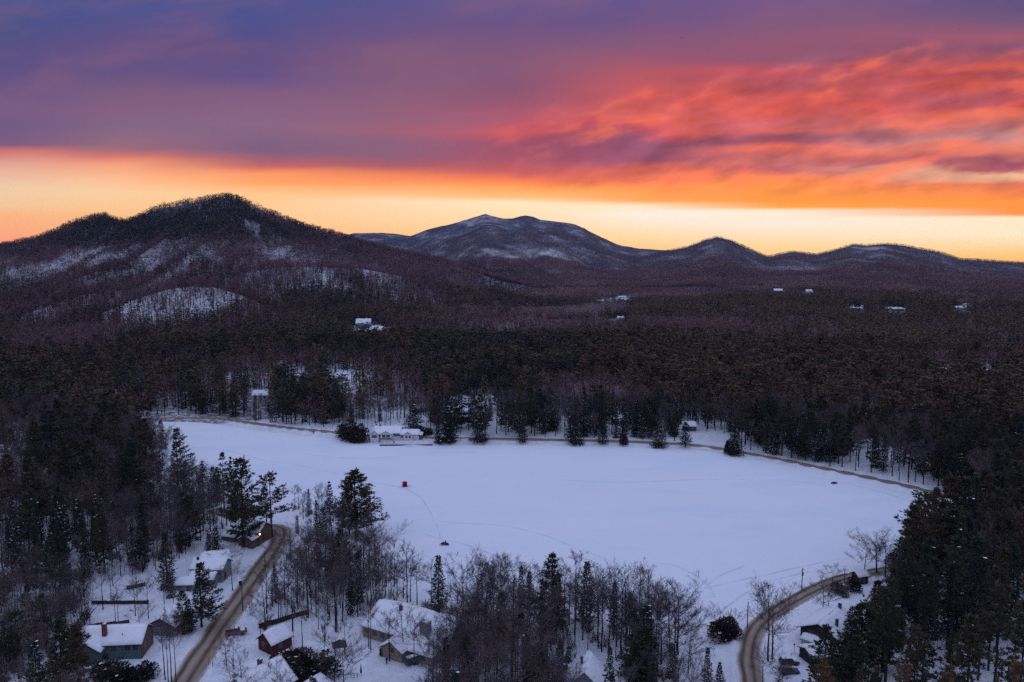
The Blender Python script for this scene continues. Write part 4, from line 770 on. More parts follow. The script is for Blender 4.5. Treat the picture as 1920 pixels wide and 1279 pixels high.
for q in [(345, 905, 9), (322, 890, 9), (305, 875, 8), (318, 915, 7), (360, 900, 6), (290, 845, 5), (410, 925, 5), (440, 940, 5), (672, 1035, 7), (650, 1050, 6), (690, 1050, 5)]:
    p = march(q[0], q[1], H); ok &= (np.hypot(X_ - p[0], Y_ - p[1]) > q[2])
for h in HERO_ROWS: cells.setdefault((int(h[1] // 8), int(h[2] // 8)), []).append((h[1], h[2], 3.0))
NEAR = []
evn, dnn = fields(PX_, PY_, X_, Y_)
for i in np.where(ok)[0]:
    zi = zone[i]
    if zi < 0:
        if rng.random() > dnn[i]: continue
        s_ = 4.2; mix_ = (.5 * evn[i], .5 * evn[i], 1 - evn[i]); hr = (10, 18)
    else: s_ = sp_[i]; mix_ = ZONES[zi][2]; hr = ZONES[zi][3]
    s_ *= rng.uniform(.65, 1.2)
    if any(abs(X_[i] * vy - Y_[i] * vx) < vw * math.hypot(vx, vy) and math.hypot(vx, vy) - vl < (X_[i] * vx + Y_[i] * vy) / math.hypot(vx, vy) < math.hypot(vx, vy) + 4 for vx, vy, vl, vw in VIEW if math.hypot(vx, vy) < 620) and rng.random() < .8: continue
    if not free(X_[i], Y_[i], s_): continue
    cells.setdefault((int(X_[i] // 8), int(Y_[i] // 8)), []).append((X_[i], Y_[i], s_))
    t = rng.random(); kind = 'pine' if t < mix_[0] else 'spruce' if t < mix_[0] + mix_[1] else 'bare'
    hh = rng.uniform(*hr) * (1.15 if kind == 'pine' else .95 if kind == 'spruce' else rng.uniform(.7, 1.05))
    NEAR.append((kind, X_[i], Y_[i], Z_[i] - .25, hh, rng.uniform(.85, 1.3) * (1.0 if kind != 'pine' else .80 if PX_[i] > 1550 else 1.1), rng.random() * 6.283, int(rng.integers(0, NV[(kind, 0)])), None))
print('NEAR', len(NEAR), 'heroes', len(HERO_ROWS))
# largest in view stay individuals, the rest joins the forest mass
MAXI = {'pine': 295, 'spruce': 295, 'bare': 297}
INDIV = []
for kind in ('pine', 'spruce', 'bare'):
    rows = [h for h in HERO_ROWS + NEAR if h[0] == kind]
    def score(h):
        r = math.hypot(h[1], h[2]); a, b_ = project(h[1], h[2], h[3] + h[4] * .9); c, d_ = project(h[1], h[2], h[3])
        s = h[4] * min(1, h[5]) / r
        if a < -15 or a > 1935 or b_ > 1290: return -1
        if d_ > 1279: s *= max(.2, (1279 - b_) / (d_ - b_))
        return s + (10 if h[8] else 0)
    rows.sort(key=lambda h: -score(h)); rows_in = [h for h in rows if score(h) > 0]; out = [h for h in rows if score(h) <= 0]
    INDIV += rows_in[:MAXI[kind]]
    rest = rows_in[MAXI[kind]:] + [h for h in out if -60 < project(h[1], h[2], h[3])[0] < 1980 and math.hypot(h[1], h[2]) > 118]
    FOREST[kind][0] = [np.array([h[1:8] for h in rest])] if rest else []
    print(kind, len(rows_in), 'rest', len(rest))
put_forest()
def merge(name, kinds_mats, label=None):
    Vs, Qs, Ms, Ts, mats = [], [], [], [], []; off = 0
    for kind, mm in kinds_mats:
        moff = len(mats); mats += mm
        for lod, lst in FOREST[kind].items():
            if not lst: continue
            A = np.concatenate(lst)
            for v in np.unique(A[:, 6]):
                Vp, Qp, mp, _ = VAR[(kind, lod, int(v))]; R = A[A[:, 6] == v]; n = len(R)
                s = R[:, 3] / BASEH[kind]; w = s * R[:, 4]; c, s_ = np.cos(R[:, 5]), np.sin(R[:, 5])
                xx = (Vp[None, :, 0] * c[:, None] - Vp[None, :, 1] * s_[:, None]) * w[:, None] + R[:, 0:1]; yy_ = (Vp[None, :, 0] * s_[:, None] + Vp[None, :, 1] * c[:, None]) * w[:, None] + R[:, 1:2]
                zz = Vp[None, :, 2] * s[:, None] + R[:, 2:3]
                Vs.append(np.stack([xx, yy_, zz], -1).reshape(-1, 3).astype(np.float32))
                Qs.append((Qp[None] + (np.arange(n) * len(Vp))[:, None, None] + off).reshape(-1, 4).astype(np.int32)); off += n * len(Vp)
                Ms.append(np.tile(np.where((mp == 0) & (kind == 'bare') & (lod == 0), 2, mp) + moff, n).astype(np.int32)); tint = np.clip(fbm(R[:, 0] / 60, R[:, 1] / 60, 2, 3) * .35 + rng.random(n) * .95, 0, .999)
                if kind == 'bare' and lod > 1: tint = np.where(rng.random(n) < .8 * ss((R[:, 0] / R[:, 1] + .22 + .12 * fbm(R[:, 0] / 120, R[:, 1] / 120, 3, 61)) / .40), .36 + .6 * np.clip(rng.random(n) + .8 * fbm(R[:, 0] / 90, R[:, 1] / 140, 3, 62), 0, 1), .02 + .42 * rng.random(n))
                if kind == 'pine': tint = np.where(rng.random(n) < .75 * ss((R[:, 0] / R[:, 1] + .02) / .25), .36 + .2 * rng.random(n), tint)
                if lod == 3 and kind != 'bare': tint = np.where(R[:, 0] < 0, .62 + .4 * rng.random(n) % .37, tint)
                Ts.append(np.repeat(tint, len(Vp)).astype(np.float32))
    me = mesh_np(name, np.concatenate(Vs), [np.concatenate(Qs)], mats, np.concatenate(Ms), {'tint': np.concatenate(Ts), 'massed': np.ones(off)})
    print(name, len(me.polygons)); o = link(name, me); return tag(o, label, kind='stuff')
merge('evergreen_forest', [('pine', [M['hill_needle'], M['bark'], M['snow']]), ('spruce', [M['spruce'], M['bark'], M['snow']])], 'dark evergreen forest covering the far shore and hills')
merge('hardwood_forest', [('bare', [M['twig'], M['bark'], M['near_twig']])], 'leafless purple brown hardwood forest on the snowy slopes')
# ------------------------------------------------------------------ individual trees: shared meshes, one object each
KM = {'pine': ('pine_tree', 'pine', [M['needle'], M['bark'], M['snow']]), 'spruce': ('spruce_tree', 'spruce', [M['spruce'], M['bark'], M['snow']]), 'bare': ('bare_tree', 'bare tree', [M['near_twig'], M['bark'], M['snow']])}
PROTO = {}
def split_tree(kind, v):
    if (kind, v) in PROTO: return PROTO[(kind, v)]
    V, Q, mi, part = VAR[(kind, 0, v)]; out = []
    for pnum, nm in ((1, 'trunk'), (0, 'crown')):
        q = Q[part == pnum]; used = np.unique(q); re = np.zeros(len(V), int); re[used] = np.arange(len(used))
        out.append((nm, mesh_np(nm, V[used], [re[q]], KM[kind][2], mi[part == pnum])))
    PROTO[(kind, v)] = out; return out
OVER = {(668, 1008): 'big shore pine leaning right over the ice at the wooded point', (510, 1008): 'lone spreading pine standing at the left road bend', (1722, 1098): 'pine with long level arms reaching left at the right shore', (334, 912): 'tiered pine standing foremost against the ice on the left shore', (1035, 1180): 'tallest pine of the middle grove, against the ice', (1100, 1162): 'pointed spruce right of the tallest pine in the middle grove', (378, 1175): 'snow dusted pine in front of the roadside house cluster', (430, 1062): 'round leafless yard tree left of the road below the bend', (436, 1108): 'round leafless yard tree beside the trash bin', (1440, 1240): 'big leafless tree inside the curve of the right road'}
# nearby things by which a tree can be found: name, px, py
LAND = [('brick chimney house', 225, 1222), ('white door garage', 305, 1180), ('roadside house cluster', 380, 1082), ('brown house', 462, 1005), ('red cabin', 508, 1208), ('long tan house', 745, 1195), ('pointed gable cabin', 1110, 1265), ('dark fronted chalet', 1545, 1185), ('white lodge', 740, 818), ('big white roofed house', 860, 778), ('left road bend', 524, 1000), ('yellow sign', 390, 1236), ('tall lakeside pole', 1503, 1108), ('rounded lakeside cedar', 1360, 1192), ('two parked cars', 1480, 1245), ('small dark shed', 1612, 1085), ('far right road end', 1745, 925), ('two chimney house', 490, 1262), ('yard fence', 225, 1133), ('red pickup', 443, 1185), ('open umbrella yard', 677, 1260), ('covered trailer', 778, 1243), ('snow covered car', 1057, 1258), ('snowy inlet', 840, 1142), ('low roadside shed', 350, 1102), ('left edge woods', 10, 1150), ('left hill woods', 90, 890), ('left shore woods', 330, 930), ('wooded point', 630, 1000), ('pale far left house', 490, 748), ('aspen cabin', 1000, 777), ('far shore hut', 1158, 795), ('far right clearing', 1330, 825), ('right pine wood', 1850, 1150), ('right shore pines', 1740, 1030), ('left spruce thicket', 100, 1045), ('bottom left corner', 20, 1270), ('bottom cottage', 588, 1290), ('grove behind the inlet', 935, 1168), ('middle grove', 1140, 1180), ('far shore sled', 1564, 900), ('chalet pines', 1640, 1230)]
LX = np.array([(l[1], l[2]) for l in LAND], float)
BYNAME = {}
def where(px, py):
    d = np.hypot((LX[:, 0] - px), (LX[:, 1] - py) * 1.6); i = int(d.argmin()); dx_, dy_ = px - LX[i, 0], py - LX[i, 1]
    if d[i] < 9: rel = 'right beside'
    elif abs(dx_) > abs(dy_) * 1.6: rel = 'left of' if dx_ < 0 else 'right of'
    else: rel = 'behind' if dy_ < 0 else 'in front of'
    return i, rel
LOOK = {'pine': ['tiered', 'slim', 'plumed', 'lofty', 'bushy', 'gaunt', 'skirted', 'ragged', 'lopsided', 'narrow'], 'spruce': ['conical', 'slim', 'full', 'thin', 'dense', 'broad', 'spired', 'open'], 'bare': ['upright', 'slender', 'bushy', 'wispy', 'spreading', 'fanned', 'straight', 'feathery', 'rounded', 'leggy', 'branchy', 'spindly']}
KW = {'pine': 'dark pine', 'spruce': 'dark spruce', 'bare': 'leafless tree'}
ordn = ['leftmost', 'second from left', 'third from left', 'fourth from left', 'fifth from left', 'sixth from left', 'seventh from left', 'eighth from left', 'ninth from left', 'tenth from left', 'eleventh from left', 'twelfth from left']
cellmap = {}
for h in INDIV:
    px, py = project(h[1], h[2], h[3]); px, py = float(px), float(py); i, rel = where(px, py); look = LOOK[h[0]][h[7]]
    cellmap.setdefault((h[0], i, rel, look), []).append((px, py, h))
GROUPN = {'pine': 'pines around the lake', 'spruce': 'spruces around the lake', 'bare': 'leafless trees around the lake'}
def place_tree(h, label):
    kind = h[0]; nm, cat, _ = KM[kind]
    t = thing(nm, label, cat, (h[1], h[2], h[3]), h[6], GROUPN[kind]); s = h[4] / BASEH[kind]; t.scale = (s * h[5], s * h[5], s)
    for pn, me in split_tree(kind, h[7]): link(pn, me, t)
    return t
SIZEW = lambda H_: 'towering' if H_ > 23 else 'tall' if H_ > 16 else 'medium' if H_ > 10 else 'small'
for (kind, i, rel, look), lst in cellmap.items():
    by = {}
    for px, py, h in lst: by.setdefault(SIZEW(h[4]), []).append((px, py, h))
    for sz, l2 in by.items():
        l2.sort(key=lambda q: q[0])
        for k, (px, py, h) in enumerate(l2):
            base = f'{sz} {look} {KW[kind]}'
            place = f'{rel} the {LAND[i][0]}'
            if len(l2) == 1: lab = f'{base} {place}'
            elif len(l2) == 2: lab = f'{base} {place}, the {"left" if k == 0 else "right"} one'
            else: lab = f'{base} {place}, {ordn[min(k, 11)]}'
            if h[8] and h[8][:2] in OVER: lab = OVER[h[8][:2]]
            place_tree(h, lab)
# ------------------------------------------------------------------ buildings
def wallm(name, c, plank=6.0):
    m, n, b = mat(name); sp = n.n.new('ShaderNodeSeparateXYZ'); n.l.new(objc(n), sp.inputs[0])
    w = n.m('FRACT', n.m('MULTIPLY', sp.outputs[2], plank)); f = n.noise(objc(n), 1.2, 5.0, 0.6)
    ed = n.sstep(w, 0.0, 0.14); c2 = tuple(v * .6 for v in c); base = n.mix(n.m('MULTIPLY', ed, 1.0), c2, n.ramp(f, [(.3, tuple(v * .78 for v in c)), (.7, c)]))
    n.l.new(base, b.inputs['Base Color']); bump(n, b, ed, .02, .6); return m
M['bluegrey'] = wallm('blue_grey_siding', (.105, .15, .165)); M['brownwall'] = wallm('brown_siding', (.15, .095, .075)); M['darkwall'] = wallm('dark_siding', (.045, .036, .036))
M['redwall'] = wallm('red_siding', (.095, .030, .027)); M['tan'] = wallm('tan_siding', (.30, .245, .19)); M['white'] = wallm('white_siding', (.68, .69, .72)); M['greywall'] = wallm('grey_siding', (.24, .25, .28))
M['eave'] = simple('roof_boards', (.06, .05, .048), None, 4); M['frame'] = simple('window_frame', (.22, .22, .23), None, 6); M['brick'] = simple('chimney_brick', (.20, .085, .06), (.12, .05, .04), 9); M['tanbrick'] = simple('tan_chimney', (.33, .25, .18), None, 8)
M['metal'] = simple('dark_metal', (.05, .05, .055), None, 5, .5, .4); M['wood'] = simple('weathered_wood', (.065, .045, .038), (.035, .025, .022), 3, .9, .1, (1, 1, 4)); M['pole'] = simple('pole_wood', (.10, .08, .075), None, 3, .9, .1, (3, 3, .3))
M['black'] = simple('black_rubber', (.02, .02, .022), None, 5); M['yellow'] = simple('sign_yellow', (.55, .40, .03), None, 3, .5); M['whitepaint'] = simple('white_paint', (.75, .76, .78), None, 5)
m, n, b = mat('window_glass'); b.inputs['Base Color'].default_value = (.015, .02, .025, 1); b.inputs['Roughness'].default_value = .12; b.inputs['Specular IOR Level'].default_value = .5; M['glass'] = m
m, n, b = mat('lamp_glow'); b.inputs['Base Color'].default_value = (1, .8, .5, 1); b.inputs['Emission Color'].default_value = (1.0, .62, .22, 1); b.inputs['Emission Strength'].default_value = 6.0; M['lamp'] = m
hrng = np.random.default_rng(99)
def snow_slab(MBx, L, y0, z0, y1, z1, ov, t, ny=7, nx=16, ridge=True):
    """snow lying on one roof plane from the ridge (y0,z0) to the eave (y1,z1)"""
    nx = max(5, int(L / .8)); xs = np.linspace(-L / 2 - ov, L / 2 + ov, nx); us = np.linspace(0, 1, ny); V = []
    ph = hrng.random(4) * 6
    for i, xv in enumerate(xs):
        for j, u_ in enumerate(us):
            ex = min(1, min(i, nx - 1 - i) / 1.0 + .25); ey = min(1, (ny - 1 - j) / 1.2 + .35)
            tt = t * min(ex, ey) * (1 + .22 * sin(xv * .9 + ph[0]) * sin(u_ * 5 + ph[1]) + .12 * sin(xv * 2.3 + ph[2]))
            V.append((xv, y0 + (y1 - y0) * u_, z0 + (z1 - z0) * u_ + tt))
    top = len(V)
    for i, xv in enumerate(xs):
        for j, u_ in enumerate(us): V.append((xv, y0 + (y1 - y0) * u_, z0 + (z1 - z0) * u_ + .004))
    Fc = []; sg = 1 if y1 < y0 else -1
    def q(a, b_, c, d): Fc.append((a, b_, c, d) if sg > 0 else (d, c, b_, a))
    for i in range(nx - 1):
        for j in range(ny - 1):
            a = i * ny + j; q(a, a + 1, a + ny + 1, a + ny)
            q(top + a + ny, top + a + ny + 1, top + a + 1, top + a)
        a = i * ny + ny - 1; q(a, top + a, top + a + ny, a + ny)
        a = i * ny; q(a + ny, top + a + ny, top + a, a)
    for i, fl in ((0, 1), (nx - 1, 0)):
        for j in range(ny - 1):
            a = i * ny + j
            if fl: q(a, top + a, top + a + 1, a + 1)
            else: q(a + 1, top + a + 1, top + a, a)
    MBx.add(V, Fc)
class House:
    def __init__(s, name, label, cat, px, py, rz, group=None, dz=0.0):
        p = at(px, py); s.t = thing(name, label, cat, (p[0], p[1], p[2] + dz), rz, group)
    def block(s, x, y, rz, L, Wd, hw, rise, wm, over=.45, snow=.38, lower=1.5, hip=0.0):
        """gabled block, ridge along its local x"""
        e = Wd / 2; loc = (x, y, 0)
        if wm is not None:
            w = MB(); V = [(-L / 2, -e, -lower), (-L / 2, e, -lower), (-L / 2, e, hw), (-L / 2, 0, hw + rise), (-L / 2, -e, hw), (L / 2, -e, -lower), (L / 2, e, -lower), (L / 2, e, hw), (L / 2, 0, hw + rise), (L / 2, -e, hw)]
            w.add(V, [(0, 4, 3, 2, 1), (5, 6, 7, 8, 9), (0, 5, 9, 4), (1, 2, 7, 6)]); o = w.build('wall', wm, s.t, loc=loc); o.rotation_euler.z = rz
        r = MB(); sl = rise / e; ey = e + over; ez = hw - over * sl; rz_ = hw + rise; th = .14
        for sg in (-1, 1):
            V = [(-L / 2 - over, 0, rz_ + .02), (L / 2 + over, 0, rz_ + .02), (L / 2 + over, sg * ey, ez + .02), (-L / 2 - over, sg * ey, ez + .02)]; V += [(a, b_, c + th) for a, b_, c in V]
            f = [(0, 1, 2, 3), (7, 6, 5, 4), (0, 4, 5, 1), (1, 5, 6, 2), (2, 6, 7, 3), (3, 7, 4, 0)]
            r.add(V, f if sg > 0 else [q[::-1] for q in f])
        ro = r.build('roof', M['eave'], s.t, loc=loc); ro.rotation_euler.z = rz
        if snow:
            q = MB()
            for sg in (-1, 1): snow_slab(q, L, 0, rz_ + th + .03, sg * (ey + .05), ez + th + .03, over + .03, snow)
            q.build('snow', M['snow'], ro, smooth=True)
        return ro
    def window(s, x, y, z, w, h, rz, cross=True):
        f = MB(); f.box((0, -.03, 0), (w + .22, .08, h + .22)); o = f.build('window', M['frame'], s.t, loc=(x, y, z)); o.rotation_euler.z = rz
        g_ = MB(); g_.box((0, -.085, 0), (w, .04, h)); g_.build('pane', M['glass'], o)
        if cross: MB().box((0, -.115, 0), (.06, .03, h)).box((0, -.115, 0), (w, .024, .06)).build('sash', M['frame'], o)
    def door(s, x, y, z, w, h, rz, m, name='door'):
        d = MB().box((0, -.05, 0), (w, .09, h))
        for k in range(1, 4): d.box((0, -.10, -h / 2 + h * k / 4), (w * .96, .02, .05))
        o = d.build(name, m, s.t, loc=(x, y, z)); o.rotation_euler.z = rz
        MB().box((w * .38, -.13, 0), (.07, .06, .14)).build('handle', M['metal'], o)
    def chimney(s, x, y, z0, z1, w, m, cap=True):
        c = MB().box((0, 0, (z0 + z1) / 2), (w, w * .8, z1 - z0)).box((0, 0, z1 + .07), (w + .16, w * .8 + .16, .14)).box((-w * .2, 0, z1 + .3), (w * .28, w * .28, .32)); o = c.build('chimney', m, s.t, loc=(x, y, 0))
        if cap: MB().box((0.06, 0, z1 + .24), (w * .7, w * .6, .2)).build('snow', M['snow'], o, bevel=.06)
def win_row(h, xs, y, z, w, hh, rz):
    for xv in xs: h.window(xv, y, z, w, hh, rz)
# grey blue house, front left
h = House('house', 'grey blue house with brown gable end, snowy roof and brick chimney in the left yard', 'house', 222, 1222, .10)
h.block(0, 0, 0, 13.6, 8.2, 4.0, 2.5, M['bluegrey']); h.block(-4.6, -3.2, pi / 2, 5.6, 5.4, 3.3, 1.9, M['bluegrey'])
MB().box((6.86, 0, 1.6), (.1, 8.0, 4.4)).add([(6.81, -4, 3.8), (6.91, -4, 3.8), (6.91, 4, 3.8), (6.81, 4, 3.8), (6.81, 0, 6.3), (6.91, 0, 6.3)], [(0, 1, 5, 4), (1, 2, 5), (2, 3, 4, 5), (3, 0, 4), (0, 3, 2, 1)]).build('gable_cladding', M['brownwall'], h.t)
h.window(-4.6, -6.0, 1.9, 1.3, 1.2, 0); win_row(h, (.6, 3.8, 5.6), -4.1, 2.9, 1.2, 1.1, 0); win_row(h, (2.2,), -4.1, .4, 1.4, 1.0, 0); h.window(6.95, 1, 2.4, .9, 1.1, pi / 2); h.window(6.95, -2, 2.4, .9, 1.1, pi / 2); h.door(-1.2, -4.1, .6, 1.0, 2.1, 0, M['eave'])
h.chimney(-1.9, -2.4, 3.6, 8.2, 1.0, M['brick']); MB().tube([(2.2, -2.6, 4.6), (2.2, -2.6, 5.9)], .09).build('vent_pipe', M['metal'], h.t)
# garage
h = House('garage', 'snow roofed garage with wide white door beside the grey blue house', 'garage', 305, 1190, -.12)
h.block(0, 4, pi / 2, 9.0, 7.2, 2.6, 2.0, M['greywall']); MB().add([(-3.55, -.54, 2.62), (3.55, -.54, 2.62), (0, -.54, 4.5), (-3.55, -.5, 2.62), (3.55, -.5, 2.62), (0, -.5, 4.5)], [(0, 1, 2), (3, 5, 4), (0, 3, 4, 1), (1, 4, 5, 2), (2, 5, 3, 0)]).build('gable_cladding', M['brownwall'], h.t)
h.door(.6, -.5, 1.15, 4.6, 2.2, 0, M['frame'], 'garage_door'); h.door(-2.7, -.5, 1.0, .9, 2.0, 0, M['brownwall'])
# roadside cluster
h = House('house', 'bluish white house of several snowy roofs beside the road behind a pine', 'house', 388, 1088, -.06)
h.block(0, 3.0, 0, 9.6, 6.6, 3.6, 1.8, M['greywall']); h.block(.3, -2.2, 0, 7.0, 4.2, 2.3, 1.1, M['greywall']); h.block(-1.2, 9.5, .35, 8.0, 6.5, 3.0, 1.9, M['greywall'])
win_row(h, (-2.0, .6, 3.0), -4.3, 1.1, 1.1, 1.0, 0); win_row(h, (-3.6, 3.8), -.3, 2.7, 1.0, 1.0, 0); h.door(4.9, 1.6, .8, .95, 2.0, pi / 2, M['eave']); h.chimney(-3.4, 2.0, 3.6, 6.0, .6, M['metal'], False)
h = House('shed', 'low white roofed shed left of the roadside house cluster', 'shed', 350, 1102, .08); h.block(0, 0, 0, 5.4, 4.6, 1.9, 1.0, M['greywall']); h.door(1.4, -2.3, .8, 1.2, 1.8, 0, M['brownwall']); h.window(-1.3, -2.3, 1.1, .8, .7, 0)
# brown house at the bend
h = House('house', 'brown house with lit porch lamp at the road bend behind tall pines', 'house', 460, 1014, -.25)
h.block(.0, 2.5, 0, 12.0, 7.5, 3.9, 2.0, M['brownwall']); h.block(3.0, -2.6, pi / 2, 4.0, 5.0, 2.4, 1.4, M['brownwall']); h.block(-4.5, -1.6, 0, 5.0, 3.0, 2.3, .8, M['brownwall'])
win_row(h, (-3.6, -.8), -1.25, 3.0, 1.2, 1.0, 0); win_row(h, (2.2, 4.0), -4.6, 1.3, .9, 1.0, 0); h.door(6.0, 1.5, 1.0, 1.0, 2.1, pi / 2, M['eave'])
MB().box((6.2, -1.0, 3.2), (.28, .28, .42)).box((6.08, -1.0, 3.2), (.1, .1, .1)).build('porch_lamp', M['lamp'], h.t)
# bottom houses
h = House('house', 'house under deep snow with two chimneys at the bottom beside the road', 'house', 488, 1304, .95)
h.block(0, 0, 0, 11.0, 10.4, 3.0, 3.4, M['greywall'], snow=.5); h.block(-3.5, -3.4, -pi / 2 + .1, 6.4, 5.0, 2.2, 2.0, M['greywall'], snow=.5); h.chimney(.8, .8, 4.0, 7.6, .9, M['brick']); h.chimney(-4.8, 1.6, 3.0, 6.6, .8, M['tanbrick']); win_row(h, (0, 3.0), -5.2, 1.6, 1.1, 1.1, 0)
h = House('cottage', 'cottage with pale steep roof peeking over the bottom edge by dark brush', 'cottage', 588, 1326, 1.45); h.block(0, 0, 0, 8.0, 8.0, 2.6, 2.6, M['darkwall'], snow=.4); h.window(-4.0, 1, 2.0, 1.0, 1.0, -pi / 2); h.chimney(1.5, 1.0, 3.4, 5.8, .6, M['brick'])
h = House('cabin', 'small dark red cabin with a steep snowy roof among bare trees', 'cabin', 507, 1219, .95); h.block(1.5, 0, 0, 6.0, 5.2, 2.9, 2.1, M['redwall']); h.window(-1.5, .7, 2.0, .8, .9, -pi / 2); h.door(-1.5, -1.0, .9, .9, 2.0, -pi / 2, M['darkwall']); h.window(1.0, -2.6, 1.6, .9, .9, 0)
# long tan house
h = House('house', 'long tan house with very broad snow roof between the bare trees', 'house', 752, 1208, -.52)
h.block(1.5, 5.5, 0, 25.0, 14.5, 3.2, 3.4, M['tan'], snow=.5); h.block(2.8, -3.6, pi / 2, 7.5, 6.2, 2.7, 1.9, M['tan'], snow=.45); h.block(9.2, -2.8, 0, 8.5, 4.5, 2.5, 1.0, M['tan'], snow=.4)
win_row(h, (-9.5, -7.0, -4.5), -1.75, 1.9, 1.3, 1.0, 0); h.window(2.8, -7.35, 2.7, 1.5, 1.0, 0); win_row(h, (7.5, 10.5), -5.05, 1.4, 1.3, 1.1, 0); h.door(-1.6, -1.75, 1.0, 1.0, 2.0, 0, M['eave'])
h.chimney(7.5, .2, 3.0, 7.6, 2.3, M['greywall'], True); h.chimney(-3.0, 4.0, 5.0, 7.6, .7, M['metal'], False)
# cabin at the bottom
h = House('cabin', 'snow buried cabin with sharp pointed gable at the foot of the middle grove', 'cabin', 1098, 1302, 1.35); h.block(2, 0, 0, 9.0, 9.0, 2.2, 4.4, M['greywall'], snow=.45); h.block(3.0, -6.2, -.1, 7.0, 5.0, 2.0, 1.0, M['greywall'], snow=.5); h.window(-2.5, 0, 2.8, 1.4, 1.6, -pi / 2); h.door(-2.5, -2.2, .8, 1.0, 2.0, -pi / 2, M['eave']); h.chimney(2.0, 1.2, 4.0, 7.4, .6, M['metal'], False)
# chalet by the curving road
h = House('chalet', 'dark fronted chalet with thick snow roof and porch right of the curving road', 'house', 1536, 1208, .80)
h.block(6.0, 0, 0, 12.5, 9.6, 3.2, 2.3, M['darkwall'], over=.9, snow=.6); h.block(-1.8, 0, pi / 2, 6.5, 3.4, 1.6, .7, None, over=.2, snow=.4)
po = MB()
for yy_ in (-3.0, 0, 3.0): po.box((-3.3, yy_, .9), (.16, .16, 2.0))
po.box((-3.3, 0, .9), (.08, 6.0, .1)); po.build('porch_post', M['wood'], h.t); win_row(h, (), 0, 0, 1, 1, 0); h.window(-.25, -2.6, 2.4, 1.2, 1.0, -pi / 2); h.window(-.25, 2.2, 2.4, 1.2, 1.0, -pi / 2); h.door(-.25, 0, 1.0, 1.0, 2.1, -pi / 2, M['wood']); h.chimney(3.2, -2.9, 3.5, 6.3, .7, M['metal'], True); h.chimney(11.0, -.5, 4.5, 7.0, .8, M['metal'], True)
h = House('garage', 'low dark garage with snowy roof in front of the chalet', 'garage', 1545, 1240, .25); h.block(0, 1, 0, 8.5, 5.5, 2.3, 1.0, M['darkwall'], snow=.5); h.door(-1.6, -1.75, 1.0, 3.0, 2.0, 0, M['eave'], 'garage_door'); h.window(2.6, -1.75, 1.4, .9, .8, 0)
h = House('shed', 'small dark shed at the right end of the lakeside road', 'shed', 1612, 1090, .3); h.block(0, 0, 0, 3.4, 3.0, 2.3, .9, M['darkwall']); h.door(.3, -1.5, .9, .9, 1.8, 0, M['brownwall']); h.window(-1.1, -1.5, 1.3, .6, .6, 0)
# lakeside lodge on the far shore
h = House('lodge', 'long white lodge with many gables and dark windows on the far lakeshore', 'lodge', 738, 821, -.02)
h.block(-3.0, 1.5, 0, 14.0, 8.5, 3.2, 2.4, M['white'], snow=.45); h.block(-3.2, -2.6, pi / 2, 4.0, 5.6, 3.0, 1.5, M['white'], snow=.35); h.block(-9.4, -1.2, pi / 2, 6.0, 4.4, 2.8, 1.7, M['white'], snow=.35); h.block(9.0, 0, 0, 9.6, 6.5, 2.6, 1.6, M['white'], snow=.45); h.block(8.2, -1.8, pi / 2, 5.0, 4.6, 2.5, 1.6, M['white'], snow=.35); h.block(13.2, -.6, 0, 4.4, 4.6, 2.3, .8, M['brownwall'], snow=.4)
win_row(h, (-4.3, -2.1), -4.65, 2.0, 1.6, 1.2, 0); h.window(-9.4, -4.25, 1.7, 2.4, 1.2, 0); win_row(h, (-6.9,), -2.8, 1.8, .9, 1.1, 0); win_row(h, (1.4, 3.2), -2.8, 2.1, 1.4, .9, 0); win_row(h, (4.9, 5.9), -3.3, 1.5, .7, 1.0, 0); win_row(h, (7.5, 9.2), -4.35, 1.6, .8, 1.0, 0); win_row(h, (12.6, 14.2), -2.95, 1.2, 1.2, 1.1, 0); h.chimney(-7.2, 1.2, 4.5, 7.0, .7, M['brick'])
MB().box((-3.2, -4.7, .55), (6.0, .3, .5)).build('skirting', M['metal'], h.t)
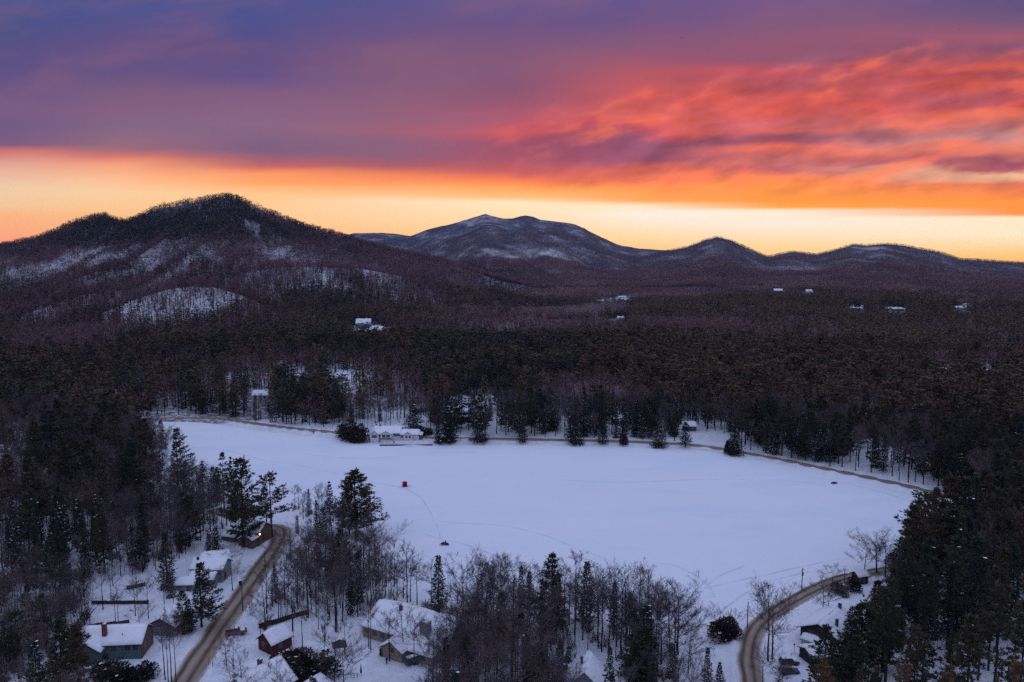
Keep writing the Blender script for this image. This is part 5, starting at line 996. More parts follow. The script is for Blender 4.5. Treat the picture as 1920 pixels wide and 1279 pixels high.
SMALL = [
 ('house', 'big white roofed house above the far shore among tall dark spruces', 862, 789, .25, 11, 10, 3.4, 4.2, 'darkwall', 1),
 ('cabin', 'low cabin with a snow roof left of the big white roofed house', 840, 781, -.1, 8, 5, 2.2, 1.1, 'brownwall', 0),
 ('cabin', 'little snow roofed cabin behind the spruce above the lodge', 786, 772, .5, 7, 5.5, 2.4, 1.8, 'darkwall', 0),
 ('house', 'pale house half hidden in dark trees above the far left road', 490, 748, .1, 10, 8, 3.0, 2.4, 'white', 0),
 ('cabin', 'snow roofed cabin right of the aspen clump above the far shore', 1000, 777, .05, 7, 6, 2.6, 1.8, 'darkwall', 0),
 ('cabin', 'small white roofed cabin behind the far shore road spruces', 1158, 795, .1, 7, 6, 2.6, 2.0, 'greywall', 0),
 ('cabin', 'reddish cabin behind the shore trees on the right of the far shore', 1292, 806, -.1, 7, 5, 2.6, 1.6, 'brownwall', 0),
 ('cabin', 'snow roofed hut in the trees at the left edge of the far bank', 52, 779, 0, 7, 5, 2.4, 1.5, 'brownwall', 0),
 ('house', 'hilltop house with bright snowy roof on the slope left of centre', 682, 614, .1, 17, 13, 5.5, 4.5, 'greywall', 1),
 ('barn', 'white roofed barn just below the hilltop house', 707, 627, -.2, 15, 12, 4.5, 4.5, 'greywall', 0),
 ('house', 'lone house at the left on the far wooded rise', 1458, 549, 0, 26, 16, 6, 4.5, 'brownwall', 0),
 ('house', 'tall white house on the crest of the wooded rise', 1516, 553, .2, 20, 16, 8, 6, 'white', 0),
 ('barn', 'flat roofed barn just below the tall white house', 1523, 560, 0, 20, 10, 4, 2, 'greywall', 0),
 ('house', 'bright house with wide snow roof in a clearing at the far right', 1820, 659, 0, 18, 11, 4.5, 3.0, 'brownwall', 0),
 ('cottage', 'tan cottage right of the wide snow roofed house', 1846, 656, .4, 7, 7, 4.0, 2.4, 'tan', 0),
 ('house', 'twin gabled house high on the far right hillside', 1811, 580, .3, 20, 16, 6, 6, 'white', 1),
 ('cottage', 'low cottage left of the twin gabled hillside house', 1797, 581, 0, 16, 12, 4, 3, 'greywall', 0),
 ('house', 'long low white roofed house left of the wooded saddle', 1604, 582, 0, 26, 12, 4, 2.2, 'greywall', 0),
 ('house', 'long low white roofed house right of the wooded saddle', 1682, 583, 0, 24, 12, 4, 2.2, 'greywall', 0),
 ('cabin', 'snowy cabin alone in the evergreen belt beyond the lake', 1002, 675, .1, 12, 8, 3.6, 2.4, 'greywall', 0),
 ('barn', 'snowy barn roof among twigs low on the right plain', 1762, 701, 0, 13, 9, 4, 2.6, 'greywall', 0),
 ('barn', 'second snowy barn roof farther right on the plain', 1858, 704, .2, 14, 9, 4, 2.2, 'greywall', 0),
 ('house', 'pale house by the drifting smoke in the valley', 1163, 601, .2, 13, 9, 4.5, 3, 'white', 0),
 ('cabin', 'snowy cabin roof in the clearing on the wooded left slope', 640, 713, .1, 9, 7, 2.8, 2.2, 'greywall', 0),
]
for nm, lab, px, py, rz, L, Wd, hw, rise, wm, ch in SMALL:
    if py < 720 and px > 900: L, Wd, hw, rise = L * .68, Wd * .68, hw * .75, rise * .75
    h = House(nm, lab, nm, px, py, rz); h.block(0, 0, 0, L, Wd, hw, rise, M[wm], snow=.5)
    k = max(1, int(L / 5)); win_row(h, np.linspace(-L / 2 + L / (2 * k + 1), L / 2 - L / (2 * k + 1), k), -Wd / 2, hw * .55, 1.3, 1.2, 0)
    if ch: h.chimney(L * .2, .8, hw + rise * .4, hw + rise + 1.2, 1.0, M['brick'])
# ------------------------------------------------------------------ fences, walls, rails
def fence(name, label, cat, a, b_, hgt, board=1.0, m='wood', snow=True):
    A = at(*a); B = at(*b_); d = B[:2] - A[:2]; L = float(np.hypot(*d)); rz = atan2(d[1], d[0]); t = thing(name, label, cat, (A[0], A[1], A[2]), rz); k = max(2, int(L / 3))
    dirv = d / L; zf = lambda u_: float(gh(np.array([A[0] + dirv[0] * u_]), np.array([A[1] + dirv[1] * u_]))[0]) - A[2]
    for i in range(k):
        u0, u1 = L * i / k, L * (i + 1) / k; z = (zf(u0) + zf(u1)) / 2; p = MB(); nb = 7
        for j in range(nb): p.box(((u1 - u0) * (j + .5) / nb, 0, hgt / 2 - .1), ((u1 - u0) / nb - .02, .07, hgt * hrng.uniform(.94, 1.02)))
        p.box(((u1 - u0) / 2, .07, hgt * .75), (u1 - u0 - .1, .06, .1)); o = p.build('panel', M[m], t, loc=(u0, 0, z))
        if snow: MB().box(((u1 - u0) / 2, 0, hgt + .02), ((u1 - u0) * .98, .2, .14)).build('snow', M['snow'], o, bevel=.05)
    for i in range(k + 1):
        u0 = L * i / k; MB().box((0, .1, hgt / 2 - .2), (.15, .12, hgt + .5)).build('post', M[m], t, loc=(u0, 0, zf(u0)))
    return t
fence('wooden_fence', 'long straight brown board fence behind the yard', 'fence', (172, 1133), (278, 1133), 1.15, snow=False); fence('wooden_fence', 'dark board fence in front of the yard clearing, sloping up to the right', 'fence', (165, 1178), (242, 1170), 1.2, snow=False)
fence('wooden_fence', 'dark fence rising to the right behind the red cabin', 'fence', (486, 1178), (578, 1152), 1.5, snow=False); fence('wooden_fence', 'dark reddish fence right of the long tan house', 'fence', (808, 1224), (884, 1216), 1.8, snow=False)
fence('wooden_fence', 'short brown fence left of the roadside houses', 'fence', (238, 1106), (272, 1099), 1.2, snow=False)
def rail(name, label, cat, pts, hgt, m='wood', bars=2):
    P = [at(*q) for q in pts]; t = thing(name, label, cat, P[0]); r0 = P[0]
    for i in range(len(P)): q = P[i] - r0; MB().box((0, 0, hgt / 2 - .1), (.11, .11, hgt + .2)).build('post', M[m], t, loc=tuple(q))
    for i in range(len(P) - 1):
        b_ = MB()
        for k in range(bars): z = hgt * (1 - k / max(bars, 1) * .8); b_.tube([P[i] - r0 + [0, 0, z], P[i + 1] - r0 + [0, 0, z]], .045, 4)
        b_.build('rail', M[m], t)
rail('garden_rail', 'low wooden rail frame standing in snow behind the grey blue house', 'rail', [(238, 1188), (249, 1188), (260, 1188)], .9)
rail('deck_railing', 'dark railing with thin bars beside the bare tree above the chalet', 'railing', [(1541, 1152), (1548, 1151), (1555, 1149), (1562, 1148)], 1.2, 'metal', 4)
rail('railing', 'low dark railing running from the snow to the dark garage', 'railing', [(1483, 1229), (1498, 1232), (1513, 1234)], .6, 'metal', 1)
rail('garden_rail', 'small broken trellis rail at the bottom of the open yard', 'rail', [(658, 1270), (664, 1271), (670, 1270)], 1.0)
# ------------------------------------------------------------------ poles and wires
TOPS = {}
def pole(label, px, py, ty, key, arm=True, can=False):
    p = at(px, py); r = math.hypot(p[0], p[1]); zt = CAMZ + rays(px, ty)[2] * r; hh = max(zt - p[2], 4.0); t = thing('utility_pole', label, 'pole', p, .9, 'utility poles by the roads')
    MB().tube([(0, 0, -.6), (0, 0, hh)], [.16, .11], 8).build('pole_shaft', M['pole'], t, smooth=True)
    if arm: MB().box((0, 0, hh - .6), (1.9, .1, .12)).build('crossarm', M['wood'], t)
    if can: MB().tube([(.34, 0, hh - 2.4), (.34, 0, hh - 1.4)], .26, 10).build('transformer', M['metal'], t, smooth=True)
    TOPS[key] = np.array([p[0], p[1], p[2] + hh - .5])
pole('tall utility pole with transformer standing between the curving road and lake', 1503, 1108, 1065, 'a', True, True); pole('utility pole beside the road curve near the rounded cedar', 1401, 1178, 1128, 'b', False)
pole('dark utility pole near the small dark shed', 1583, 1094, 1066, 'c', False); pole('thin roadside pole right of the two roadside trees', 455, 1146, 1092, 'd', False); pole('thin pole at the left verge below the road bend', 497, 1068, 1033, 'e', False)
pole('utility pole behind the far shore road at its right end', 1776, 908, 866, 'f'); pole('utility pole behind the lodge on the far shore', 705, 812, 790, 'g', True, True); pole('pole right of the far left road trees', 480, 795, 752, 'h', False)
pole('power pole standing out of the trees on the right plain, left one', 1772, 698, 677, 'i', False); pole('power pole standing out of the trees on the right plain, right one', 1776, 698, 680, 'j', False)
def wire(label, a, b_, sag):
    A, B = TOPS[a], TOPS[b_]; pts = [A + (B - A) * s_ - [0, 0, sag * 4 * s_ * (1 - s_)] for s_ in np.linspace(0, 1, 14)]
    w = MB().tube([p - A for p in pts], .018, 4).build('power_line', M['black'], None, loc=tuple(A)); tag(w, label, 'power line', 'power lines between poles')
wire('sagging power line from the tall lakeside pole to the pole near the cedar', 'a', 'b', 1.2); wire('power line from the tall lakeside pole to the dark pole near the shed', 'a', 'c', 1.0); wire('power line along the left road between the two thin poles', 'd', 'e', 1.0)
# ------------------------------------------------------------------ road sign, mailbox, bin, small yard things
p = at(391, 1247); t = thing('road_sign', 'yellow diamond warning sign on a post beside the left road', 'road sign', p, -.45); MB().tube([(0, 0, -.4), (0, 0, 2.6)], .05, 6).build('post', M['metal'], t); sg = MB().box((0, -.06, 0), (1.0, .03, 1.0)).build('sign_plate', M['yellow'], t, loc=(0, 0, 2.25)); sg.rotation_euler = (0, pi / 4, 0)
p = at(399, 1250); t = thing('mailbox', 'pale mailbox on a thin post right of the yellow sign', 'mailbox', p, -.4); MB().box((0, 0, .5), (.1, .1, 1.4)).build('post', M['wood'], t); MB().tube([(0, -.28, 1.3), (0, .28, 1.3)], .16, 8).build('box', M['whitepaint'], t)
p = at(451, 1098); t = thing('trash_bin', 'dark trash bin at the road edge by the round bare tree', 'bin', p, .2); MB().loft([[(-.32, -.32, 0), (.32, -.32, 0), (.32, .32, 0), (-.32, .32, 0)], [(-.42, -.42, 1.15), (.42, -.42, 1.15), (.42, .42, 1.15), (-.42, .42, 1.15)]]).build('bin_body', M['black'], t); MB().box((0, 0, 1.21), (.92, .92, .1)).build('lid', M['black'], t)
p = at(1568, 1152); t = thing('barrel', 'dark upright barrel stove right of the thin bar railing', 'barrel', p); MB().tube([(0, 0, -.3), (0, 0, .2), (0, 0, 1.5), (0, 0, 1.7)], [.45, .5, .5, .3], 12).build('barrel_body', M['metal'], t, smooth=True)
p = at(1489, 1224); t = thing('lamp_post', 'thin post with dark round head standing in the chalet yard', 'post', p); MB().tube([(0, 0, -.3), (0, 0, 1.9)], .05, 6).build('post', M['metal'], t); MB().tube([(0, 0, 1.85), (0, 0, 2.0), (0, 0, 2.25), (0, 0, 2.4)], [.06, .22, .22, .05], 8).build('head', M['black'], t, smooth=True)
p = at(677, 1266); t = thing('patio_umbrella', 'furled dark patio umbrella standing alone in the open snow yard', 'umbrella', p); MB().tube([(0, 0, -.3), (0, 0, 2.9)], .035, 6).build('pole', M['metal'], t); MB().tube([(0, 0, .55), (0, 0, .75), (0, 0, 1.5), (0, 0, 2.7)], [.2, .26, .18, .05], 8).build('canopy', M['redwall'], t, smooth=True)
p = at(637, 1226); t = thing('gazebo', 'small gazebo with dark hipped roof left of the open yard', 'gazebo', p, .3)
for a in range(4): MB().box((1.1 * (1 if a % 2 else -1), 1.1 * (1 if a // 2 else -1), 1.1), (.12, .12, 2.6)).build('post', M['wood'], t)
MB().add([(-1.7, -1.7, 2.3), (1.7, -1.7, 2.3), (1.7, 1.7, 2.3), (-1.7, 1.7, 2.3), (0, 0, 3.7)], [(0, 1, 4), (1, 2, 4), (2, 3, 4), (3, 0, 4), (3, 2, 1, 0)]).build('roof', M['eave'], t)
# ------------------------------------------------------------------ vehicles
def paint(name, c): return simple(name, c, tuple(v * .85 for v in c), 2, .35, .5)
M['carred'] = paint('red_car_paint', (.16, .045, .045)); M['cardark'] = paint('dark_car_paint', (.035, .033, .042)); M['cargreen'] = paint('green_car_paint', (.040, .050, .045)); M['carwhite'] = paint('white_car_paint', (.55, .56, .6))
def car(name, label, cat, px, py, rz, pm, kind='wagon', snow=False):
    p = at(px, py); t = thing(name, label, cat, (p[0], p[1], p[2] + .02), rz); Lc, Wc = (5.3, 1.95) if kind == 'pickup' else (4.6, 1.85)
    prof = {'pickup': [(-2.6, .45), (-2.6, 1.05), (-.6, 1.1), (-.55, 1.1), (1.0, 1.1), (2.5, .98), (2.62, .7), (2.62, .45)], 'wagon': [(-2.3, .4), (-2.3, 1.0), (-2.2, 1.08), (1.0, 1.05), (2.2, .92), (2.32, .65), (2.32, .4)]}[kind]
    rings = []
    for yv, s_ in ((-Wc / 2, .94), (-Wc / 2 + .12, 1), (Wc / 2 - .12, 1), (Wc / 2, .94)): rings.append([(a, yv, .62 + (b_ - .62) * s_) for a, b_ in prof])
    body = MB().loft(rings).build('body', pm, t, bevel=.05)
    c0, c1, zt = (-.55, 1.05, 1.75) if kind == 'pickup' else (-2.1, 1.0, 1.68); w0, w1 = Wc / 2 - .06, Wc / 2 - .24
    cab = [[(c0, -w0, 1.06), (c1, -w0, 1.06), (c1, w0, 1.06), (c0, w0, 1.06)], [(c0 + .25, -w1, zt), (c1 - .62, -w1, zt), (c1 - .62, w1, zt), (c0 + .25, w1, zt)]]
    gl = MB().loft(cab).build('windows', M['glass'], t); MB().box(((c0 + c1 - .37) / 2, 0, zt + .03), (c1 - c0 - .8, 2 * w1 + .06, .07)).build('cabin_roof', pm, t, bevel=.03)
    if kind == 'pickup':
        MB().box((-1.6, 0, 1.115), (1.8, Wc - .35, .02)).build('bed', M['black'], t)
    for xw in (-1.5, 1.5):
        for sy_ in (-1, 1):
            w = MB().tube([(0, -.12, 0), (0, .12, 0)], .36, 14).build('wheel', M['black'], t, loc=(xw, sy_ * (Wc / 2 - .06), .36)); MB().tube([(0, -.14, 0), (0, .14, 0)], .19, 10).build('rim', M['metal'], w)
    for sy_ in (-1, 1): MB().box((Lc / 2 + .0, sy_ * .65, .78), (.06, .32, .16)).build('headlight', M['frame'], t); MB().box((-Lc / 2 + .02, sy_ * .72, .85), (.05, .2, .26)).build('tail_light', M['redwall'], t)
    if snow: MB().box(((c0 + c1 - .37) / 2, 0, zt + .15), (c1 - c0 - .85, 2 * w1 - .05, .2)).box((1.55, 0, 1.12), (1.1, Wc - .4, .16)).build('snow', M['snow'], t, bevel=.07)
    return t
car('pickup_truck', 'dull red pickup truck parked right beside the left road', 'pickup', 443, 1189, .35, M['carred'], 'pickup', True)
car('parked_car', 'dark car under snowy branches, the farther of two by the chalet drive', 'car', 1479, 1246, .05, M['cardark'], 'wagon', True); car('parked_car', 'dark greenish car, the nearer of two by the chalet drive', 'car', 1479, 1263, .02, M['cargreen'], 'wagon', False)
car('parked_car', 'snow covered pale car in front of the round dark spruce by the cabin', 'car', 1057, 1259, -.1, M['carwhite'], 'wagon', True)
p = at(778, 1243); t = thing('utility_trailer', 'dark covered trailer with snow on top below the long tan house', 'trailer', p, .62); MB().loft([[(-2.6, -1, .5), (2.4, -1, .5), (2.4, 1, .5), (-2.6, 1, .5)], [(-2.6, -1.1, 1.3), (2.6, -1.1, 1.3), (2.6, 1.1, 1.3), (-2.6, 1.1, 1.3)], [(-2.4, -.7, 1.9), (2.2, -.7, 1.9), (2.2, .7, 1.9), (-2.4, .7, 1.9)]]).build('trailer_body', M['cardark'], t, bevel=.05); MB().box((-.1, 0, 1.98), (4.2, 1.2, .2)).build('snow', M['snow'], t, bevel=.08); MB().tube([(2.4, 0, .5), (3.8, 0, .45)], .05, 6).build('tow_bar', M['metal'], t)
for sy_ in (-1, 1): w = MB().tube([(0, -.1, 0), (0, .1, 0)], .34, 12).build('wheel', M['black'], t, loc=(0, sy_ * 1.05, .34))
# ------------------------------------------------------------------ on the ice
m, n, b = mat('red_tent_fabric'); b.inputs['Base Color'].default_value = (.30, .012, .035, 1); M['tent'] = m
q = at_plane(759, 912); t = thing('ice_shelter', 'small red pop up fishing shelter standing on the frozen lake', 'ice shelter', (q[0], q[1], .03), .35)
rings = []
for z, s_ in ((0, 1.06), (.45, 1.0), (1.0, .88), (1.55, .95), (1.8, .98), (1.95, .72), (2.1, .12)):
    rr = []
    for k in range(16):
        a = 2 * pi * (k + .5) / 16; e = max(abs(cos(a)), abs(sin(a))); pin = 1 - (.16 if .3 < z < 1.6 else .04) * (1 - abs(cos(2 * a))) * 0 - (.12 * sin(pi * min(z / 1.8, 1))) * (abs(cos(2 * a))); rr.append((s_ * pin * cos(a) / e, s_ * pin * sin(a) / e, z))
    rings.append(rr)
MB().loft(rings).build('tent_fabric', M['tent'], t); MB().box((0, -.99, .75), (.75, .05, 1.3)).build('door_flap', M['black'], t)
for k in range(4): MB().tube([(.93 * (1 if k % 2 else -1), .93 * (1 if k // 2 else -1), 1.75), (1.0 * (1 if k % 2 else -1), 1.0 * (1 if k // 2 else -1), 1.98)], .03, 5).build('pole_hub', M['black'], t)
q = at_plane(833, 1022); SX, SY = q
t = thing('snowmobile', 'dark snowmobile driving across the near part of the frozen lake', 'snowmobile', (q[0], q[1], .05), pi - .15)
MB().loft([[(-1.5, -.28, .25), (-1.5, .28, .25), (-1.5, .24, .62), (-1.5, -.24, .62)], [(-.3, -.32, .25), (-.3, .32, .25), (-.3, .2, .82), (-.3, -.2, .82)], [(.5, -.45, .28), (.5, .45, .28), (.5, .28, .95), (.5, -.28, .95)], [(1.25, -.3, .34), (1.25, .3, .34), (1.25, .16, .55), (1.25, -.16, .55)]]).build('body', M['cardark'], t, bevel=.05)
MB().box((-.75, 0, .72), (1.1, .36, .2)).build('seat', M['black'], t, bevel=.06); MB().loft([[(.42, -.26, .92), (.42, .26, .92), (.50, .26, .92), (.50, -.26, .92)], [(.15, -.2, 1.32), (.15, .2, 1.32), (.2, .2, 1.34), (.2, -.2, 1.34)]]).build('windshield', M['glass'], t); MB().tube([(.2, -.42, 1.08), (.3, 0, 1.0), (.2, .42, 1.08)], .03, 6).build('handlebar', M['metal'], t)
MB().loft([[(-1.7, -.2, .3), (-1.7, .2, .3), (.1, .2, .3), (.1, -.2, .3)][::-1], [(-1.55, -.2, .02), (-1.55, .2, .02), (0, .2, .02), (0, -.2, .02)][::-1]]).build('drive_track', M['black'], t)
for sy_ in (-.48, .48): MB().tube([(.3, sy_, .05), (1.3, sy_, .05), (1.62, sy_, .22)], .07, 5).tube([(.9, sy_, .1), (.8, sy_ * .6, .5)], .035, 5).build('ski', M['metal'], t)
def skinned(name, verts, edges, radii, mats, parent=None, root=0):
    me = bpy.data.meshes.new(name); me.from_pydata(verts, edges, []); me.materials.append(mats); o = link(name, me, parent)
    sk = o.modifiers.new('skin', 'SKIN'); sk.use_smooth_shade = True
    for i, r in enumerate(radii):
        v_ = me.skin_vertices[0].data[i]; v_.radius = (r, r) if not hasattr(r, '__len__') else r; v_.use_root = (i == root)
    o.modifiers.new('subdivision', 'SUBSURF').levels = 1; o.modifiers['subdivision'].render_levels = 1; return o
M['suit'] = simple('dark_snow_suit', (.03, .032, .04), None, 6); M['skin'] = simple('skin', (.42, .26, .2), None, 5, .5); M['hat'] = simple('knit_hat', (.12, .03, .035), None, 12)
def person(label, loc, rz, sit):
    t = thing('person', label, 'person', loc, rz)
    if sit: J = dict(pel=(-.1, 0, .0), chest=(.02, 0, .42), neck=(.08, 0, .60), head=(.12, 0, .80), k=(.36, .2, .02), a=(.22, .26, -.42), toe=(.42, .27, -.46), sh=(.04, .2, .50), el=(.26, .28, .28), ha=(.50, .26, .30))
    else: J = dict(pel=(0, 0, .92), chest=(.02, 0, 1.28), neck=(.03, 0, 1.48), head=(.06, 0, 1.66), k=(.06, .12, .50), a=(-.02, .13, .08), toe=(.16, .14, .04), sh=(.01, .2, 1.38), el=(.02, .27, 1.10), ha=(.16, .24, .90))
    V = [J['pel'], J['chest'], J['neck'], J['head']]; E = [(0, 1), (1, 2), (2, 3)]; R = [(.17, .15), (.20, .14), .075, (.11, .12)]
    for sg in (1, -1):
        f = lambda q: (q[0], q[1] * sg + (.0 if sg > 0 else 0), q[2]); b0 = len(V)
        st = 0.22 if not sit and sg < 0 else 0.0
        hip = (J['pel'][0], .11 * sg, J['pel'][2] - .06); V += [hip, f(J['k']), f(J['a']), f(J['toe']), f(J['sh']), f(J['el']), f(J['ha'])]; V[b0 + 2] = (V[b0 + 2][0] + st, *V[b0 + 2][1:]); V[b0 + 3] = (V[b0 + 3][0] + st, *V[b0 + 3][1:])
        E += [(0, b0), (b0, b0 + 1), (b0 + 1, b0 + 2), (b0 + 2, b0 + 3), (1, b0 + 4), (b0 + 4, b0 + 5), (b0 + 5, b0 + 6)]; R += [.12, .085, .065, .055, .085, .06, .045]
        hx_, hy_, hz_ = V[b0 + 6]
        for k, (oy, ln) in enumerate(((-.03, .07), (-.01, .08), (.01, .075), (.03, .06), (.045 * sg, .05))): V.append((hx_ + ln, hy_ + oy, hz_ - (.03 if k < 4 else 0))); E.append((b0 + 6, len(V) - 1)); R.append(.011)
    skinned('body', V, E, R, M['suit'], t); hd = J['head']
    MB().tube([(hd[0], 0, hd[2] + .02), (hd[0] - .01, 0, hd[2] + .10), (hd[0] - .02, 0, hd[2] + .19)], [.135, .125, .03], 10).build('hat', M['hat'], t, smooth=True)
    fc = MB().loft([[(hd[0] + .095 + .02 * cos(a), .065 * cos(a), hd[2] - .01 + .075 * sin(a)) for a in np.linspace(0, 2 * pi, 10)[:-1]], [(hd[0] + .135, .035 * cos(a), hd[2] - .01 + .04 * sin(a)) for a in np.linspace(0, 2 * pi, 10)[:-1]]]).box((hd[0] + .145, 0, hd[2] - .015), (.03, .025, .04)); fc.build('face', M['skin'], t, smooth=True)
person('rider in a dark suit sitting astride the snowmobile on the ice', (SX + .55, SY - .08, .88), pi - .15, True)
p = at(725, 1245); person('person in dark clothes standing in the snowy yard by the tan house', (p[0], p[1], p[2]), -.8, False)
q = at_plane(1564, 907); t = thing('cargo_sled', 'dark low sled lying on the ice near the far right shore', 'sled', (q[0], q[1], .03), .2); MB().loft([[(-1.2, -.4, 0), (1.0, -.4, 0), (1.0, .4, 0), (-1.2, .4, 0)], [(-1.3, -.55, .4), (1.4, -.5, .5), (1.4, .5, .5), (-1.3, .55, .4)]]).build('tub', M['cardark'], t); MB().loft([[(-1.1, -.4, .4), (.9, -.4, .4), (.9, .4, .4), (-1.1, .4, .4)], [(-.8, -.3, .8), (.6, -.25, .75), (.6, .25, .75), (-.8, .3, .8)]]).build('load', M['cargreen'], t, bevel=.06)
# dock and chair before the lodge
A_ = at_plane(712, 834.5, .3); B_ = at_plane(812, 834.0, .3); L_ = float(np.hypot(*(B_ - A_))); t = thing('dock', 'long low grey dock edged with snow in front of the white lodge', 'dock', (A_[0], A_[1], .12), atan2(B_[1] - A_[1], B_[0] - A_[0])); d_ = MB()
for k in range(int(L_ / .6)): d_.box((k * .6 + .3, 0, .33), (.56, 1.5, .08))
d_.build('planking', M['greywall'], t); MB().box((L_ / 2, -.76, .16), (L_, .06, .34)).build('skirt_board', M['wood'], t)
for k in range(8): MB().tube([(L_ * (k + .5) / 8, .6, -.1), (L_ * (k + .5) / 8, .6, .7)], .07, 6).build('dock_post', M['wood'], t)
q = at_plane(738, 833.2); t = thing('deck_chair', 'dark wooden deck chair at the dock before the lodge', 'chair', (q[0], q[1] + .2, .5), 2.2); MB().box((0, 0, .35), (.7, .6, .06)).build('seat', M['wood'], t); b_ = MB().box((0, 0, .45), (.06, .6, .95)).build('backrest', M['wood'], t, loc=(-.36, 0, .35)); b_.rotation_euler.y = -.35
for k in range(4): MB().box((.28 * (1 if k % 2 else -1), .26 * (1 if k // 2 else -1), .17), (.07, .07, .36)).build('leg', M['wood'], t)
# ------------------------------------------------------------------ rounded cedars, hedges and shrubs
CED = [cedar(900 + k, 2.2, 5.0, 1500 + 200 * k) for k in range(4)]
def solo(arr, mats, nm, lab, cat, px, py, ty, wpx, group, key=None):
    p = at(px, py); r = math.hypot(p[0], p[1]); hh = CAMZ + rays(px, ty)[2] * r - p[2]; sl = sqrt(r * r + (CAMZ - p[2]) ** 2); wd = wpx * sl / F / 2
    t = thing(nm, lab, cat, (p[0], p[1], p[2] - .1), float(hrng.random() * 6), group); V, Q, mi, part = arr
    sx_ = wd / 2.2; t.scale = (sx_, sx_, max(hh, .8) / 5.0)
    for pn, nm2 in ((1, 'trunk'), (0, 'crown')):
        k = (nm2, id(V))
        if k not in PROTO:
            q_ = Q[part == pn]; used = np.unique(q_); re = np.zeros(len(V), int); re[used] = np.arange(len(used)); PROTO[k] = mesh_np(nm2, V[used], [re[q_]], mats, mi[part == pn])
        link(nm2, PROTO[k], t)
CM = [M['cedar'], M['bark'], M['snow']]
for i, (lab, px, py, ty, w) in enumerate([
 ('large dark rounded cedar left of the lodge, tallest of its clump', 657, 826, 787, 36), ('rounded dark cedar nearest the lodge on its left', 677, 831, 795, 30), ('dark rounded cedar at the left end of the lodge clump', 645, 820, 793, 26), ('reddish dark cedar at the front of the lodge clump', 668, 831, 800, 26),
 ('low dark hedge bush right of the lodge, left half', 786, 816, 799, 24), ('low dark hedge bush right of the lodge, right half', 803, 815, 802, 22), ('round dark bush on the shore under the white roofed cabin', 1170, 834, 811, 17), ('rounded dark cedar by the lake beside the bare trees', 1358, 1200, 1160, 52), ('lower round cedar joined to the lakeside cedar', 1378, 1197, 1168, 30),
 ('dark round cedar left of the grey blue house', 145, 1232, 1172, 46), ('dark clipped cedar in front of the grey blue house, left', 195, 1268, 1240, 52), ('dark clipped cedar in front of the grey blue house, middle', 228, 1285, 1246, 56), ('dark clipped cedar in front of the grey blue house, right', 258, 1280, 1250, 40), ('brown tinged bush at the corner of the grey blue house', 276, 1272, 1240, 34),
 ('dark brush clump right of the red cabin', 545, 1250, 1216, 50), ('dark brush clump above the bottom cottage', 575, 1262, 1218, 56), ('reddish dark brush clump right of the bottom cottage', 612, 1270, 1222, 50), ('lowest dark brush clump left of the bottom cottage', 545, 1285, 1240, 56), ('dark bush at the bottom below the red cabin', 525, 1250, 1225, 34),
 ('dark round shrub by the trees of the open yard', 716, 1228, 1212, 14), ('round dark bush at the foot of the leaning shore pine', 1600, 1110, 1082, 26), ('small dark cedar by the shore right of the leaning pine', 1680, 1060, 1030, 30), ('bushy cedar at the roadside below the pines', 1572, 1112, 1090, 24), ('round cedar in the far right shore clearing', 1366, 850, 826, 17)]):
    solo(CED[i % 4], CM, 'cedar_bush', lab, 'bush', px, py, ty, w, 'rounded evergreen bushes')
# twiggy undergrowth nobody could count
us, uq, um, uoff, ut = [], [], [], 0, []
SH = [shrub(700 + k, 1.5, 2.3, 190) for k in range(5)]
def undergrowth(P, area, hr, prob=1.0, rmax=470):
    global uoff
    pp = np.array(P, float); X_, Y_ = scatter(108, rmax, area, 39); Z_ = gh(X_, Y_); a, b_ = project(X_, Y_, Z_); ok = in_poly(a, b_, P) & (road_near(X_, Y_)[0] > 5) & (signed_d(X_, Y_, LAKE) > .5) & (rng.random(len(X_)) < prob)
    for cx, cy, cr in CLEAR: ok &= np.hypot(X_ - cx, Y_ - cy) > cr * .9
    for i in np.where(ok)[0]:
        V, Q, mi, _ = SH[int(rng.integers(0, 5))]; s_ = rng.uniform(*hr) / 2.3; w_ = s_ * rng.uniform(.8, 1.4); c_, sn_ = cos(i), sin(i)
        us.append(np.c_[(V[:, 0] * c_ - V[:, 1] * sn_) * w_ + X_[i], (V[:, 0] * sn_ + V[:, 1] * c_) * w_ + Y_[i], V[:, 2] * s_ + Z_[i] - .1]); uq.append(Q + uoff); uoff += len(V); um.append(mi); ut.append(np.full(len(V), rng.random()))
undergrowth([(-180, 905), (300, 938), (430, 935), (470, 972), (425, 1005), (330, 1060), (240, 1085), (160, 1105), (-180, 1105)], 22, (1.5, 4.0))
undergrowth([(-180, 1100), (160, 1085), (165, 1190), (140, 1230), (80, 1260), (-180, 1260)], 9, (1.8, 5.0))
undergrowth([(-180, 1255), (135, 1255), (165, 1290), (300, 1330), (250, 1420), (-180, 1460)], 12, (1.5, 4.0))
undergrowth(ZONES[5][0], 16, (1.2, 3.2)); undergrowth(ZONES[7][0], 13, (1.2, 3.5)); undergrowth(ZONES[8][0], 12, (1.2, 3.0))
undergrowth([(790, 1132), (850, 1146), (890, 1150), (860, 1170), (820, 1165), (780, 1150)], 7, (1.2, 3.0))
undergrowth([(545, 948), (690, 1005), (705, 1045), (640, 1010), (560, 985)], 16, (1.0, 2.4))
undergrowth([(390, 797), (470, 806), (640, 823), (640, 818), (470, 801), (390, 791)], 14, (1.0, 2.2)); undergrowth([(1380, 850), (1500, 873), (1690, 913), (1690, 907), (1500, 867), (1380, 845)], 16, (1.0, 2.0), 1.0); undergrowth([(820, 833), (1000, 831), (1250, 836), (1250, 830), (1000, 825), (820, 822)], 22, (1.0, 2.0))
undergrowth([(1455, 1240), (1500, 1235), (1505, 1275), (1440, 1300), (1420, 1260)], 10, (1.0, 2.6))
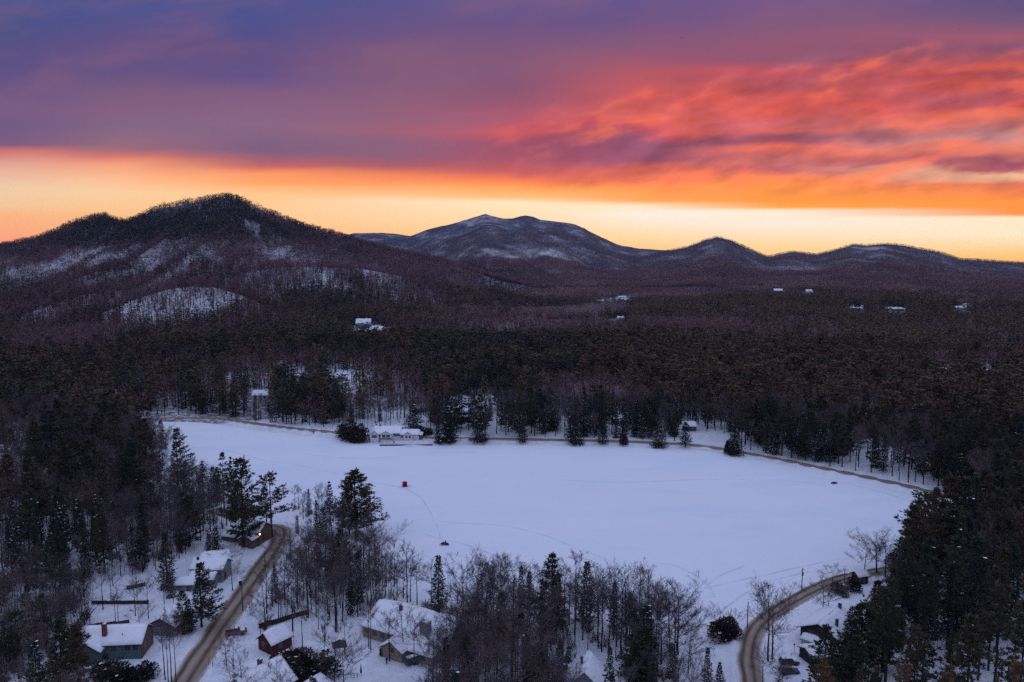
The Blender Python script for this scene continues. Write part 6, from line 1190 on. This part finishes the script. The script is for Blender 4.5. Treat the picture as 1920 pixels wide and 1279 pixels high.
ug = link('undergrowth', mesh_np('undergrowth', np.concatenate(us), [np.concatenate(uq)], [M['brush'], M['bark']], np.concatenate(um), {'tint': np.concatenate(ut)})); tag(ug, 'reddish brown brush filling the woods', kind='stuff'); print('undergrowth', len(us))
# ------------------------------------------------------------------ birds
for k, (px, py, D_) in enumerate([(1277, 71, 190), (1680, 166, 210), (1800, 55, 210)]):
    d = rays(px, py); t = thing('bird', ['small dark bird in the mauve sky, farthest left', 'small dark bird over the orange cloud at the right', 'small dark bird high at the upper right'][k], 'bird', (d[0] * D_, d[1] * D_, CAMZ + d[2] * D_), k * 1.1, 'birds in the sky')
    MB().tube([(-.14, 0, 0), (-.05, 0, .01), (.07, 0, .015), (.14, 0, .01), (.18, 0, 0)], [.008, .035, .035, .02, .004], 6).build('body', M['black'], t, smooth=True)
    for s_ in (-1, 1): MB().add([(.05, .02 * s_, .02), (-.05, .02 * s_, .02), (-.04, .16 * s_, .07), (.03, .16 * s_, .08), (-.03, .32 * s_, .05), (.05, .02 * s_, .03), (-.05, .02 * s_, .03), (-.04, .16 * s_, .08), (.03, .16 * s_, .09), (-.03, .32 * s_, .06)], [(0, 1, 2, 3), (3, 2, 4), (5, 8, 7, 6), (8, 9, 7)]).build('wing', M['black'], t)
# ------------------------------------------------------------------ the air: even thin haze round everything
hm = bpy.data.materials.new('haze_air'); hm.use_nodes = True; ht = hm.node_tree; ht.nodes.clear()
pv = ht.nodes.new('ShaderNodeVolumePrincipled'); ho = ht.nodes.new('ShaderNodeOutputMaterial'); ht.links.new(pv.outputs[0], ho.inputs['Volume'])
pv.inputs['Color'].default_value = (0.50, 0.50, 1.0, 1); pv.inputs['Density'].default_value = 2.2e-5; pv.inputs['Anisotropy'].default_value = 0.0
zlo = float(GZ.min()) - 1.0; zhi = float(GZ.max()) + 45.0
hz = MB().box((0, 3650, (zlo + zhi) / 2), (16000, 7900, zhi - zlo)).build('haze', hm); tag(hz, kind='stuff')

# thin smoke drifting low over the valley from the pale house
sm = bpy.data.materials.new('wood_smoke'); sm.use_nodes = True; st = sm.node_tree; st.nodes.clear(); sx = NX(st)
pv = st.nodes.new('ShaderNodeVolumePrincipled'); so_ = st.nodes.new('ShaderNodeOutputMaterial'); st.links.new(pv.outputs[0], so_.inputs['Volume'])
pv.inputs['Color'].default_value = (0.9, 0.84, 0.88, 1); pv.inputs['Density'].default_value = 0.003
p = march(1163, 600, H); b_ = MB(); cx, cy, cz = p; R_ = 1.0
for k, (ox, oz, ra, rb) in enumerate([(-4, 20, 12, 8), (-18, 18, 18, 9), (-38, 15, 24, 9), (-62, 13, 26, 8), (-88, 12, 26, 7), (-112, 12, 22, 5)]):
    rings = [[(ox + ra * sin(pi * i / 8) * cos(2 * pi * j / 14), 1.5 * ra * sin(pi * i / 8) * sin(2 * pi * j / 14), oz - rb * cos(pi * i / 8)) for j in range(14)] for i in range(1, 8)]
    b_.loft(rings)
sk = b_.build('chimney_smoke', sm, None, smooth=True, loc=(cx, cy, cz)); tag(sk, 'thin pale wood smoke drifting left over the valley trees', kind='stuff')
